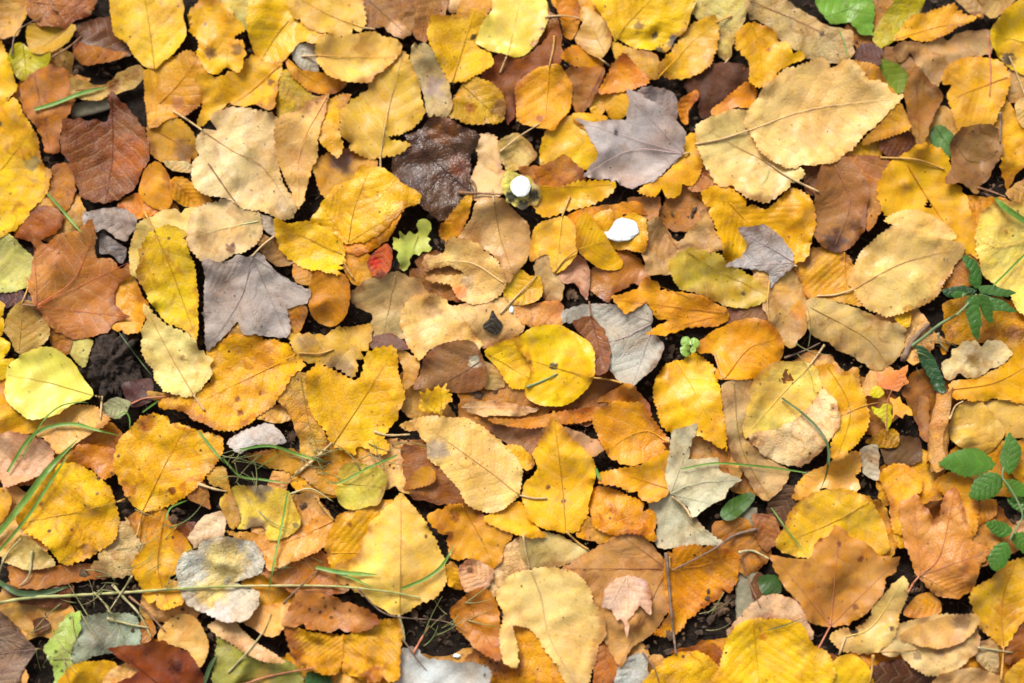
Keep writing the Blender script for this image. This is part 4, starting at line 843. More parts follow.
    if size > 32 and r2.random() < 0.5:                         # a bent flap beyond a crease
        th = r2.uniform(0, 6.283); nvec = np.array([math.cos(th), math.sin(th)])
        dcr = (V - cen) @ nvec - size * r2.uniform(0.02, 0.32) + 1.5 * smooth_noise(V, 50, seed + 15, 1)
        zz += np.where(dcr > 0, dcr, 0) * r2.uniform(0.12, 0.34) * (1 if r2.random() < 0.7 else -0.7)
    wv = opts.get('w', 1.0)
    zz += wv * 1.6 * smooth_noise(V, 46, seed + 9, 2) + wv * 0.7 * smooth_noise(V, 20, seed + 10, 2) * np.clip(1.2 - ed / 22, 0.25, 1)
    zz += (2.6 if kind != 'a' else 1.8) * min(wv, 1.5) * min(1, size / 60) * smooth_noise(V, 38, seed + 14, 2) * np.exp(-ed / 8.0)
    if wv >= 2: zz += wv * 0.9 * np.abs(smooth_noise(V, 22, seed + 11, 2))
    z = blurf(xy0) + zz * S
    Hh = hmax(xy0) + 0.45 * S
    if fixed_z is not None:
        z = fixed_z(V) + zz * S * 0.5
        z = np.maximum(z, Hh)
    else:
        need = Hh - z
        z = z + np.percentile(need, 80)
        z = np.maximum(z, Hh)
        # relax: keep the sheet smooth while it stays above the pile
        e = np.vstack([F[:, [0, 1]], F[:, [1, 2]], F[:, [2, 0]]])
        deg = np.zeros(len(V)); np.add.at(deg, e[:, 0], 1); np.add.at(deg, e[:, 1], 1)
        deg = np.maximum(deg, 1)
        shape = zz * S
        for it in range(14):
            w = z - shape
            acc = np.zeros(len(V)); np.add.at(acc, e[:, 0], w[e[:, 1]]); np.add.at(acc, e[:, 1], w[e[:, 0]])
            w = 0.35 * w + 0.65 * acc / deg
            z = np.maximum(w + shape, Hh)
    xy = cast(V, float(np.median(z)))
    W3 = np.c_[xy, z]
    # raise the pile
    A, B, Cc = W3[F[:, 0]], W3[F[:, 1]], W3[F[:, 2]]
    for (u, v) in ((.33, .33), (.8, .1), (.1, .8), (.1, .1), (.45, .45), (.45, .1), (.1, .45), (0, 0)):
        Pp = A * (1 - u - v) + B * u + Cc * v
        splat(Pp[:, :2], Pp[:, 2])
    Fl = [tuple(int(i) for i in f) for f in F]
    # upward facing
    a, b, c = W3[Fl[0][0]], W3[Fl[0][1]], W3[Fl[0][2]]
    if np.cross(b - a, c - a)[2] < 0: Fl = [f[::-1] for f in Fl]
    o = mesh_obj(name, W3, Fl, mat, parent)
    me = o.data
    ca = me.attributes.new('leaf_colour', 'FLOAT_COLOR', 'POINT')
    age = {'b': 0.55, 'a': 0.35, 'm': 0.6, 'd': 0.9, 't': 0.6}[kind]
    if 's' in opts: age = 1.0
    if 'f' in opts: age = 0.08
    ca.data.foreach_set('color', np.c_[np.clip(colr, 0.001, 1), np.full(len(V), age)].astype(np.float32).ravel())
    va = me.attributes.new('vein_uv', 'FLOAT_VECTOR', 'POINT')
    tone = opts.get('tone', 0.6 if r2.random() < 0.4 else -0.6)
    va.data.foreach_set('vector', np.stack([phase, rim, np.full(len(V), tone)], 1).astype(np.float32).ravel())
    return o, W3

def drape_line(P, r, lift=0.0, sag=2, step=2.0):
    """photo polyline -> 3-D points lying on the pile"""
    P = resample(spline(P, False, 8) if len(P) > 2 else P, step)
    z = hmax(cast(P, 0.004)) + r * 0.6
    for _ in range(3):
        z = hmax(cast(P, z)) + r * 0.6
        zs = z.copy()
    for _ in range(sag * 5):
        zs[1:-1] = 0.25 * zs[:-2] + 0.5 * zs[1:-1] + 0.25 * zs[2:]
        zs = np.maximum(zs, z)
    z = zs + lift
    return np.c_[cast(P, z), z]

def inner_line(line, C):
    """cut a vein line short of the margin"""
    L = resample(line, 1.5)
    ins = inside(L, C)
    if ins.sum() < 3: return None
    k = np.where(ins)[0]
    L = L[k[0]:k[-1] + 1]
    return L

NAMES = {'b': ('birch_leaf', 'fallen birch leaves'), 'a': ('aspen_leaf', 'fallen aspen leaves'), 'm': ('maple_leaf', 'fallen maple leaves'),
         'd': ('withered_leaf', 'withered leaves'), 't': ('toothed_leaf', 'coarsely toothed leaves')}

def parse_opts(tile, s):
    o = {}
    x0, y0, k = TILES[tile]
    for it in filter(None, s.split(';')):
        key, _, val = it.partition(':')
        if key == 'b':
            v = [float(x) for x in val.split(',')]
            o.setdefault('b', []).append((x0 + v[0] / k, y0 + v[1] / k, v[2] / k, tuple(v[3:6])))
        elif key == 'h':
            v = [float(x) for x in val.split(',')]
            o.setdefault('h', []).append((x0 + v[0] / k, y0 + v[1] / k, v[2] / k))
        elif key == 'v': o.setdefault('v', []).append(pts(tile, val)[0])
        elif key in 'cw': o[key] = float(val)
        else: o[key] = True
    return o

def vein_mesh(lines, radii):
    V, F = [], []
    for ln, (r0, r1) in zip(lines, radii):
        v, f = tube(ln, np.linspace(r0, r1, len(ln)), 5, 0.6)
        F += [tuple(i + len(V) for i in ff) for ff in f]
        V += list(v)
    return np.array(V), F

def vein_mat(rgb, mode):
    '''vein tinted like its own blade, a little paler or browner'''
    q = tuple(int(v) // 32 for v in rgb)
    key = 'vein_%d%d%d_%d' % (*q, mode)
    if key not in M:
        c = lin(np.array(q) * 32 + 16)
        c = c * np.array([1.1, 1.12, 1.5 if rgb[0] - rgb[2] > 60 else 1.05]) if mode == 0 else c * np.array([0.62, 0.48, 0.42]) if mode == 1 else c * np.array([0.8, 0.66, 0.6])
        c = np.clip(c, 0, 0.8)
        M[key] = mk_plain('leaf_vein', tuple(c), tuple(c * 0.8), 500, 0.5, 0.3, 0.2)
    return M[key]

def make_leaf(tile, kind, rgb, outline, midrib, stalk, label, optstr, seed):
    opts = parse_opts(tile, optstr)
    P = pts(tile, outline)
    C, size = leaf_outline(kind, P, seed)
    mid = pts(tile, midrib) if midrib else None
    had_mid = mid is not None
    if mid is None:
        c = P.mean(0); w, v = np.linalg.eigh(np.cov((P - c).T))
        d = v[:, 1]; t = (P - c) @ d
        mid = np.array([c + d * t.min() * 0.95, c + d * t.max() * 0.95])
    if len(mid) > 2: mid = spline(mid, False, 6)
    palm = opts.get('v', []) if kind == 'm' else []
    lum = sum(rgb) / 3
    sat = max(rgb) - min(rgb)
    if 'w' in opts and 'g' in opts: mat = M['wet']
    elif 'n' in opts: mat = M['mould']
    elif rgb[1] > rgb[0]: mat = M['green'] if 'f' not in opts else M['clean']
    elif 's' in opts: mat = M['freckled']
    elif 'f' in opts: mat = M['clean']
    elif kind == 'd' or sat < 75 or lum < 110: mat = M['dry']
    else: mat = M['fresh']
    if 'p' in opts: opts['tone'] = 1.0
    if 'dk' in opts: opts['tone'] = -1.0
    nm, grp = NAMES[kind]
    zc = float(np.median(hsample(cast(C, 0.003))))
    root_xy = cast(C.mean(0)[None], zc)[0]
    has_parts = had_mid or bool(stalk)
    if has_parts:
        root = empty(nm, (root_xy[0], root_xy[1], zc))
        tag(root, label, kind_cat[kind], grp)
        bl, W3 = build_blade('blade', C, zc, rgb, mid, palm, opts, mat, root, seed, size, kind)
    else:
        bl, W3 = build_blade(nm, C, zc, rgb, mid, palm, opts, mat, None, seed, size, kind)
        tag(bl, label, kind_cat[kind], grp)
        return bl
    # veins and stalk lie on the finished blade
    dark = (opts.get('tone', 0) < 0) or (lum < 190 and 'p' not in opts)
    smat = M['stalk_red'] if 'r' in opts else (M['stalk_brown'] if 'dk' in opts else (M['stalk_pale'] if 'p' in opts or lum > 165 and sat < 140 else M['stalk_yellow'] if lum > 140 else M['stalk_brown']))
    vmat = smat if 'p' in opts or 'r' in opts else vein_mat(rgb, seed % 3)
    if had_mid:
        lines, radii = [], []
        k = min(1.0, size / 80 + 0.3) * (1.35 if 'p' in opts else 1.0)
        for i, ln in enumerate([mid] + [np.array([mid[0], t]) for t in palm]):
            ln = inner_line(ln, C)
            if ln is None: continue
            q = drape_line(ln, 0.25 * S)
            q[:, 2] -= 0.16 * S
            lines.append(q); radii.append(((0.56 if i == 0 else 0.32) * k * S, 0.13 * k * S))
        if lines:
            V, F = vein_mesh(lines, radii)
            mesh_obj('midrib' if len(lines) == 1 else 'veins', V, F, vmat, root)
    if stalk:
        st = pts(tile, stalk)
        k = min(1.0, size / 70 + 0.35)
        q = drape_line(st, 0.9 * S, sag=4)
        v, f = tube(q, np.linspace(0.85, 1.15, len(q)) * k * S, 7)
        mesh_obj('stalk', v, f, smat, root)
        splat(q[:, :2], q[:, 2] + 0.8 * S)
    return root

kind_cat = {'b': 'birch leaf', 'a': 'aspen leaf', 'm': 'maple leaf', 'd': 'leaf', 't': 'leaf'}

# ------------------------------------------------------------------ ground
def ground():
    n = 180
    # dense bumpy soil in view, flat sheet far beyond it
    xs = np.r_[-6, -1.2, -0.6, np.linspace(-0.4, 0.4, n), 0.6, 1.2, 6]
    ys = np.r_[-6, -1.2, -0.6, np.linspace(-0.3, 0.3, n), 0.6, 1.2, 6]
    X, Y = np.meshgrid(xs, ys)
    q = np.stack([X.ravel(), Y.ravel()], 1) / S
    z = (smooth_noise(q, 110, 3, 4) * 3 + smooth_noise(q, 22, 4, 3) * 1.6 - 8) * S
    V = np.c_[X.ravel(), Y.ravel(), z]
    w = len(xs)
    F = [(j * w + i, j * w + i + 1, (j + 1) * w + i + 1, (j + 1) * w + i) for j in range(len(ys) - 1) for i in range(w - 1)]
    o = mesh_obj('ground', V, F, M['soil'], None, origin=np.zeros(3))
    tag(o, kind='structure')

def litter():
    """crumbs, root hairs and needle bits that cover the soil: nobody could count them"""
    r = np.random.default_rng(11)
    V, F = [], []
    for i in range(5200):
        x, y = r.uniform(-0.31, 0.31), r.uniform(-0.22, 0.22)
        z = r.uniform(-7.5, -2.0) * S
        a = r.uniform(0, 6.28); t = r.uniform(0, 0.6)
        if i % 3 == 0:      # thin strand
            L = r.uniform(5, 22) * S; w = r.uniform(0.35, 0.9) * S
            p = [np.array([x, y, z]) + np.array([math.cos(a + b) * L * k / 4, math.sin(a + b) * L * k / 4, t * S * 3 * math.sin(k)]) for k, b in zip(range(5), r.uniform(-0.35, 0.35, 5))]
            v, f = tube(p, w, 4)
        else:               # flake
            n = 5; R = r.uniform(1.6, 6.5) * S
            up = np.array([math.sin(t) * math.cos(a), math.sin(t) * math.sin(a), math.cos(t)])
            e1 = np.cross(up, [0, 1, 0.1]); e1 /= np.linalg.norm(e1); e2 = np.cross(up, e1)
            ring = [np.array([x, y, z]) + R * r.uniform(0.5, 1.2) * (e1 * math.cos(k * 6.283 / n) + e2 * math.sin(k * 6.283 / n) * 0.7) for k in range(n)]
            v = ring + [np.array([x, y, z]) + up * r.uniform(0.3, 1.6) * S]
            f = [(k, (k + 1) % n, n) for k in range(n)]
            v = np.array(v)
        F += [tuple(k + len(V) for k in ff) for ff in f]
        V += list(v)
    o = mesh_obj('leaf_mould', np.array(V), F, M['humus'], None, smooth=False, origin=np.zeros(3))
    tag(o, kind='stuff', label='dark crumbs and root hairs of leaf mould covering the soil in the gaps', cat='leaf mould')

ground()
litter()
HM[:] = -2.2 * S

# ------------------------------------------------------------------ soil clod and mossy stick lie on the soil, under the leaves
def blob(name, c_px, rx, ry, hgt, mat, seed, rough_amp=0.35, label=None, cat=None, base=None, n=34, parent=None):
    P = pts('Z', '%f,%f' % c_px)
    z0 = float(np.median(hsample(cast(P, 0.0)))) if base is None else base
    c = cast(P, z0)[0]
    V, F = [], []
    rings = n // 2
    for i in range(rings + 1):
        th = math.pi * i / rings
        for k in range(n):
            a = 2 * math.pi * k / n
            d = np.array([math.sin(th) * math.cos(a), math.sin(th) * math.sin(a), math.cos(th)])
            V.append(d)
    V = np.array(V)
    q = V[:, :2] * 40 + V[:, 2:3] * 23
    rad = 1 + rough_amp * smooth_noise(q, 30, seed, 3) * 0.5 + rough_amp * 0.3 * smooth_noise(q, 9, seed + 1, 2)
    V = V * rad[:, None] * np.array([rx, ry, hgt]) * S
    V[:, 2] = np.maximum(V[:, 2], -0.3 * hgt * S)
    V += np.array([c[0], c[1], z0 + 0.3 * hgt * S])
    for i in range(rings):
        for k in range(n):
            F.append((i * n + k, (i + 1) * n + k, (i + 1) * n + (k + 1) % n, i * n + (k + 1) % n))
    o = mesh_obj(name, V, F, mat, parent)
    if label: tag(o, label, cat)
    splat(V[:, :2], V[:, 2])
    return o

blob('soil_clod', (112, 363), 26, 33, 11, M['clod'], 5, 0.7, 'black crumbly soil clod between the lemon green leaf and the pale cream pointed leaf', 'soil clod', n=64)

def stick():
    P = pts('I', '282,215 284,350 287,520')
    q = cast(P, -2 * S); c = np.c_[q, np.full(3, -0.5 * S)]
    c = resample(c, 0.002)
    v, f = tube(c, 11.5 * S, 14, 0.35)
    v[:, 0] += smooth_noise(v[:, :2] / S, 9, 2, 1) * 0.5 * S
    v[:, 2] += smooth_noise(v[:, :2] / S * np.array([1, 0.12]), 5, 3, 2) * 0.7 * S
    o = mesh_obj('stick', v, f, M['wood'])
    tag(o, 'flat greenish grey stick standing upright in the picture beside the jagged pale maple leaf', 'stick')
    splat(v[:, :2], v[:, 2])
stick()
def stick2():
    P = pts('A', '190,300 240,288 300,270')
    q = cast(P, -2 * S); c = resample(np.c_[q, np.full(3, -1.0 * S)], 0.002)
    v, f = tube(c, 8 * S, 12, 0.4)
    o = mesh_obj('bark_strip', v, f, M['wood'])
    tag(o, 'dark greenish bark strip in the hollow above the large dark brown leaf', 'bark')
    splat(v[:, :2], v[:, 2])
stick2()

# ------------------------------------------------------------------ all traced leaves, bottom of the pile first
DARK = [(105,66,34,13),(70,64,9,9),(100,245,7,7),(453,90,4,5),(564,40,9,9),(515,124,6,6),(567,65,6,5),(680,215,22,14),(800,8,14,10),(990,185,10,9),(845,45,9,8),
        (110,365,30,34),(145,408,14,12),(203,295,5,6),(316,323,13,8),(292,435,7,7),(8,358,5,5),(438,293,13,9),(443,248,6,8),(390,450,12,12),(478,395,20,8),(571,296,10,8),
        (678,345,14,12),(646,387,14,12),(696,447,14,14),(917,352,14,16),(801,341,8,6),(850,362,12,8),(918,385,12,14),(900,425,14,10),(155,520,14,16),(40,655,18,18),(100,598,32,18),
        (165,610,12,10),(212,640,6,8),(320,462,14,9),(310,500,10,8),(300,648,8,8),(440,632,30,24),(420,615,12,10),(487,668,8,8),(385,470,12,8),(333,505,8,6),(715,512,16,9),
        (712,615,22,14),(662,640,16,10),(730,600,8,9),(930,490,7,7),(985,545,10,10),(925,585,10,8),(945,602,10,6),(865,475,8,8),(1015,510,9,10),(787,377,8,8)]

def keep_open(C):
    '''draw a margin back from the open gaps it would cover'''
    C = C.copy()
    for dx, dy, rx, ry in DARK:
        w = C - np.array([dx, dy])
        e = np.hypot(w[:, 0] / rx, w[:, 1] / ry)
        m = e < 1.02
        if m.any():
            C[m] = np.array([dx, dy]) + w[m] / np.maximum(e[m], 0.2)[:, None] * 1.02
    keep = np.r_[True, np.linalg.norm(np.diff(C, axis=0), axis=1) > 0.35]
    return C[keep]

def fillers():
    '''mostly buried leaves at the very bottom; only slivers of them show'''
    r = np.random.default_rng(21)
    pal = [((160, 104, 56), 'brown'), ((216, 162, 98), 'tan'), ((226, 178, 112), 'tan'), ((224, 158, 62), 'ochre'), ((190, 128, 72), 'brown'), ((230, 186, 118), 'tan'), ((232, 172, 68), 'ochre')]
    pal2 = pal + [((104, 66, 40), 'dark brown'), ((232, 200, 140), 'cream'), ((205, 186, 160), 'greyish'), ((238, 180, 50), 'yellow'), ((128, 78, 48), 'dark brown'), ((240, 205, 130), 'cream')]
    k = 0
    for row in range(11):
        for c in range(15):
            x = (c + 0.5 * (row % 2)) * 72 + r.uniform(-16, 16) + 4
            y = row * 66 + r.uniform(-14, 14) + 6
            a0 = r.uniform(0, 6.28); R = r.uniform(30, 42)
            ang = np.linspace(0, 6.283, 13)[:-1]
            rad = R * (1 + 0.16 * np.sin(2 * ang + a0) + r.uniform(-0.12, 0.12, 12))
            rad[0] *= 1.2
            P = np.stack([x + rad * np.cos(ang + a0), y + rad * np.sin(ang + a0) * 0.85], 1)
            bad = False
            for dx, dy, rx, ry in DARK:             # shrink away from the open gaps
                w = P - np.array([dx, dy])
                e = np.hypot(w[:, 0] / rx, w[:, 1] / ry)
                if ((x - dx) / rx) ** 2 + ((y - dy) / ry) ** 2 < 1.3: bad = True
                for i in np.where(e < 1)[0]:
                    P[i] = np.array([dx, dy]) + w[i] / max(e[i], 0.15)
            if bad: continue
            rgb, cn = pal[r.integers(len(pal))]
            rgb = tuple(v * 0.97 for v in rgb)
            C, size = leaf_outline('d', P, 3000 + k)
            C = keep_open(C)
            cc = P.mean(0); dv = np.array([math.cos(a0), math.sin(a0)])
            mid = np.array([cc - dv * R * 0.8, cc + dv * R * 0.8])
            o, W3_ = build_blade('withered_leaf', C, float(np.median(hsample(cast(C, 0.0)))), rgb, mid, [], {'w': 1.4}, M['dry'], None, 3000 + k, size, 'd')
            BURIED.append((o, W3_, cn, 'leaf'))
            k += 1
    # torn scraps lying on the buried leaves
    for j in range(230):
        x, y = r.uniform(0, 1024), r.uniform(0, 683)
        R = r.uniform(9, 21)
        if any(((x - d[0]) / (d[2] + R * .8)) ** 2 + ((y - d[1]) / (d[3] + R * .8)) ** 2 < 1 for d in DARK): continue
        m = int(r.integers(5, 9)); ang = np.linspace(0, 6.283, m + 1)[:-1] + r.uniform(-0.25, 0.25, m)
        rad = R * r.uniform(0.55, 1.25, m)
        a0 = r.uniform(0, 6.28); el = r.uniform(0.5, 1)
        P = np.stack([x + rad * (np.cos(ang) * math.cos(a0) - el * np.sin(ang) * math.sin(a0)), y + rad * (np.cos(ang) * math.sin(a0) + el * np.sin(ang) * math.cos(a0))], 1)
        rgb, cn = pal2[r.integers(len(pal2))]
        C, size = leaf_outline('d', P, 5000 + j)
        C = keep_open(C)
        cc = P.mean(0); dv = np.array([math.cos(a0), math.sin(a0)])
        mid = np.array([cc - dv * R, cc + dv * R])
        o, W3_ = build_blade('leaf_scrap', C, float(np.median(hsample(cast(C, 0.0)))), rgb, mid, [], {'w': 1.5}, M['dry'] if j % 3 else M['fresh'], None, 5000 + j, size, 'd')
        BURIED.append((o, W3_, cn, 'scrap'))
BURIED = []
fillers()

rows = []
for ln in LEAVES.strip().split('\n'):
    a = ln.split('|')
    assert len(a) == 9, ln
    rows.append(a)
TOPS = []
order = sorted(range(len(rows)), key=lambda i: int(rows[i][2]))
for n_, i in enumerate(order):
    tile, kind, layer, rgb, outl, midr, stk, label, op = rows[i]
    make_leaf(tile, kind, tuple(int(v) for v in rgb.split(',')), outl, midr, stk, label, op, 100 + i * 17)
    TOPS.append((cast(pts(tile, outl).mean(0)[None], 0.006)[0], label, int(layer)))
print('pile height px', HM.max() / S, 'mean', HM.mean() / S)

# buried leaves nothing shows of are left out; the others are told apart by the leaf they peep out beside
used = set()
for o, w, cn, noun in BURIED:
    vis = w[:, 2] > hsample(w[:, :2]) - 0.25 * S
    inf = (np.abs(w[:, 0]) < 0.262) & (np.abs(w[:, 1]) < 0.180)
    if (vis & inf).sum() < 9:
        bpy.data.objects.remove(o, do_unlink=True)
        continue
    p = w[vis & inf][:, :2].mean(0)
    for xy, lb, ly in sorted(TOPS, key=lambda t: np.hypot(*(t[0] - p)) - 0.0012 * t[2]):
        short = lb.split(',')[0]
        d = p - xy
        rel = ('right of' if d[0] > 0 else 'left of') if abs(d[0]) > abs(d[1]) else ('above' if d[1] > 0 else 'below')
        txt = ('%s leaf mostly buried %s the %s' if noun == 'leaf' else '%s torn scrap just %s the %s') % (cn, rel, short)
        if len(txt.split()) > 16 or (noun, cn, rel, short) in used: continue
        used.add((noun, cn, rel, short))
        tag(o, txt, 'leaf' if noun == 'leaf' else 'leaf scrap', 'mostly buried leaves' if noun == 'leaf' else 'torn leaf scraps')
        break

# ------------------------------------------------------------------ rolled leaf: an open spiral tube
def rolled():
    a, b = pts('F', '809,478 790,680')
    zb = float(np.percentile(hsample(cast(np.array([a, b]), 0.004)), 80))
    n, m = 46, 40
    A, B = cast(np.array([a, b]), zb)
    ax = (B - A); L = np.linalg.norm(ax); ax /= L
    sd = np.array([ax[1], -ax[0]])
    V = []
    for i in range(n + 1):
        t = i / n
        for k in range(m + 1):
            u = k / m
            th = 1.9 - 8.2 * (1 - u) + 0.18 * math.sin(t * 7)
            ragged = (0.06 * math.sin(u * 15) + 0.035 * math.sin(u * 37)) * (max(0, t - 0.7) / 0.3 + 0.6 * max(0, 0.1 - t) / 0.1)
            r = (5.6 + 3.4 * u + (2.4 if u > 0.93 else 0) * abs(math.sin(t * 5.1)) * (u - 0.93) / 0.07 + 3.4 * t + 0.5 * math.sin(t * 11 + u * 3) + 0.45 * math.sin(t * 27 + u * 9)) * S
            c = A + ax * L * (t + ragged) + sd * 3 * S * math.sin(t * 3.1)
            p = c + sd * r * math.cos(th)
            V.append((p[0], p[1], zb + 10 * S + r * math.sin(th) * 0.85))
    V = np.array(V)
    F = [(i * (m + 1) + k, i * (m + 1) + k + 1, (i + 1) * (m + 1) + k + 1, (i + 1) * (m + 1) + k) for i in range(n) for k in range(m)]
    o = mesh_obj('rolled_leaf', V, F, M['dry'])
    ca = o.data.attributes.new('leaf_colour', 'FLOAT_COLOR', 'POINT')
    q = V[:, :2] / S
    c = lin((206, 146, 92))[None] * (1 + 0.12 * smooth_noise(q, 18, 5, 3))[:, None]
    ca.data.foreach_set('color', np.c_[np.clip(c, 0, 1), np.full(len(V), 0.9)].astype(np.float32).ravel())
    va = o.data.attributes.new('vein_uv', 'FLOAT_VECTOR', 'POINT')
    va.data.foreach_set('vector', np.tile([0.25, 0.5, -0.3], (len(V), 1)).astype(np.float32).ravel())
    tag(o, 'dry orange leaf rolled up into a tube, standing left of the bramble leaves', 'leaf', 'withered leaves')
    splat(V[:, :2], V[:, 2])
rolled()

# ------------------------------------------------------------------ small live plants
def leaflet(tile, name, kind, rgb, outline, midrib, parent, seed, lift, mat, label=None):
    P = pts(tile, outline)
    C, size = leaf_outline(kind, P, seed)
    mid = pts(tile, midrib)
    zt = float(np.percentile(hsample(cast(C, 0.006)), 75)) + lift * S
    o, W3 = build_blade(name, C, zt, rgb, mid, [], {'f': True, 'tone': 0.3, 'c': -0.8, 'w': 0.6}, mat, parent, seed, size, kind, fixed_z=lambda V: np.full(len(V), zt))
    if label: o['label'] = label
    ln = inner_line(mid, C)
    return o, zt

def stem(parent, tile, line, r0, r1, mat, z0, z1, name='stem'):
    P = resample(spline(pts(tile, line), False, 8), 2.0)
    t = np.linspace(0, 1, len(P))
    z = np.maximum(z0 + (z1 - z0) * t, hsample(cast(P, 0.006)) + r0 * S)
    v, f = tube(np.c_[cast(P, z), z], np.linspace(r0, r1, len(P)) * S, 7)
    return mesh_obj(name, v, f, mat, parent)

def plant(name, tile, at, label, cat):
    p = pts(tile, at)
    z = float(hsample(cast(p, 0.004))[0])
    xy = cast(p, z)[0]
    o = empty(name, (xy[0], xy[1], z))
    return tag(o, label, cat)

# little maple seedling with four lobed leaves
sd_ = plant('maple_seedling', 'F', '655,600', 'tiny maple seedling with pink, orange and lime leaves, left of the rolled orange tube', 'seedling')
za = leaflet('F', 'leaf', 'm', (236, 148, 92), '630,420 648,428 655,408 668,420 690,416 716,403 710,432 716,450 700,462 685,477 672,470 650,470 636,455', '672,474 690,418', sd_, 901, 9, M['fresh'], 'orange pink lobed leaf')[1]
leaflet('F', 'leaf', 'a', (226, 212, 60), '614,478 622,463 636,460 651,478 640,490 624,491', '650,482 616,474', sd_, 902, 7, M['fresh'], 'small round yellow leaf')
leaflet('F', 'leaf', 'm', (218, 212, 52), '618,515 640,520 648,508 662,506 673,512 668,532 675,545 662,580 652,560 640,545 624,535', '668,508 658,575', sd_, 903, 8, M['fresh'], 'lime yellow lobed leaf')
leaflet('F', 'leaf', 'm', (236, 174, 78), '666,490 680,494 694,488 700,505 718,515 727,540 706,536 698,546 682,538 672,548 676,520', '668,500 722,538', sd_, 904, 8, M['fresh'], 'pale orange lobed leaf')
stem(sd_, 'F', '655,600 658,545 660,500 672,470', 0.5, 0.4, M['stalk_red'], za - 8 * S, za)
stem(sd_, 'F', '660,500 600,512 540,536 505,538', 0.4, 0.35, M['stalk_yellow'], za - 2 * S, za - 5 * S, 'side_stem')

# green star shaped plant
sp_ = plant('bedstraw_plant', 'F', '750,345', 'small green plant with narrow leaves in a star, near the right edge', 'plant')
lf = [('858,118 868,112 890,122 905,138 912,170 906,200 890,196 876,180 880,155 868,140', '902,202 862,118'),
      ('905,196 930,190 960,198 990,206 1002,214 970,222 930,216 908,212', '905,205 998,214'),
      ('908,212 935,222 970,232 1002,262 965,262 930,256 908,232', '905,214 1000,262'),
      ('902,218 925,222 940,245 941,290 925,284 910,262 903,240', '905,216 938,286'),
      ('872,225 888,215 905,222 908,265 910,300 903,334 890,330 878,300 868,262', '897,212 902,330'),
      ('804,208 830,196 865,192 898,205 880,218 850,222 822,224', '898,210 806,210'),
      ('828,214 850,206 870,212 862,222 840,226', '898,210 828,222')]
for i, (ol, md) in enumerate(lf):
    zs_ = leaflet('F', 'leaf', 'd', (66, 112, 40) if i != 5 else (50, 84, 44), ol, md, sp_, 920 + i, 8 + 1.4 * i, M['green'])[1]
stem(sp_, 'F', '715,360 750,335 800,295 850,265 898,215', 1.9, 1.0, M['stem'], float(sp_.location.z), zs_)
stem(sp_, 'F', '700,395 715,360 735,330 770,295', 3.2, 2.2, M['twig'], float(sp_.location.z) - 3 * S, float(sp_.location.z) + 2 * S, 'root_stem')

dk_ = plant('nettle_leaf', 'F', '740,352', 'dark green saw edged leaf hanging below the green star shaped plant', 'green leaf')
leaflet('F', 'blade', 't', (46, 84, 44), '735,352 760,358 785,385 800,420 812,455 808,480 790,478 772,440 750,400', '738,354 808,478', dk_, 940, 4, M['green'])

# bramble sprig
br_ = plant('bramble_sprig', 'I', '1030,230', 'green bramble sprig with toothed leaflets at the right edge', 'bramble')
bl = [('797,100 815,80 850,62 900,58 935,80 946,104 915,124 870,132 830,118', '944,106 800,98'),
      ('957,85 968,50 986,14 1005,35 1018,62 1008,98 985,126 966,112', '975,122 988,18'),
      ('878,188 885,155 905,130 935,120 962,132 967,158 950,182 915,196', '962,134 880,186'),
      ('968,148 990,138 1020,150 1045,178 1020,186 990,178', '970,146 1040,178'),
      ('980,192 1000,184 1035,196 1045,214 1015,226 992,212', '1040,210 982,194'),
      ('920,258 945,248 975,256 994,276 975,294 945,288', '992,284 922,258'),
      ('988,292 1005,280 1040,286 1050,320 1025,336 1000,318', '992,290 1045,325'),
      ('926,352 945,318 978,306 990,335 975,370 942,384', '986,308 930,380')]
for i, (ol, md) in enumerate(bl):
    zb_ = leaflet('I', 'leaflet', 't', (80, 128, 44) if i % 3 else (92, 138, 48), ol, md, br_, 950 + i, 9 + 1.2 * (i % 4), M['green'])[1]
stem(br_, 'I', '970,108 966,134 985,160 1010,205 1020,240 1000,275 986,302', 1.0, 0.8, M['stem'], zb_ - 3 * S, zb_)
stem(br_, 'I', '1060,235 1020,240', 1.1, 1.0, M['stem'], zb_ - 4 * S, zb_ - 2 * S, 'side_stem')

cl_ = plant('clover_sprout', 'E', '985,370', 'tiny pale green sprout at the left of the smooth orange oval leaf', 'sprout')
for i, (ol, md) in enumerate([('963,350 966,332 982,328 990,345 982,352', '985,352 968,335'), ('985,340 998,330 1012,342 1006,358 990,354', '988,352 1008,340'), ('962,356 980,352 988,372 975,382 962,372', '985,354 968,376'), ('990,356 1002,358 1000,370 988,370', '988,356 998,368')]):
    leaflet('E', 'leaflet', 'a', (160, 196, 90), ol, md, cl_, 970 + i, 6, M['green'])

# ------------------------------------------------------------------ two bright glints, modelled as white lumps
blob('white_glint', (520.5, 186.5), 10, 11, 1.6, M['white'], 31, 0.07, 'small round white lump modelling a glint on the dark spotted yellow green leaf', 'glint', n=40)
blob('white_glint', (620, 229.5), 18.5, 12, 1.5, M['white'], 37, 0.10, 'larger oval white lump modelling a glint on the golden leaf, upper centre', 'glint', n=52)
blob('white_crumb', (457, 656), 3.5, 2.2, 2, M['white'], 41, 0.5, 'tiny white crumb in the dark gap at the bottom', 'crumb', n=12)
blob('white_crumb', (511.5, 310), 2.2, 4.0, 1.6, M['white'], 43, 0.4, 'tiny white crumb above the big yellow round leaf', 'crumb', n=12)

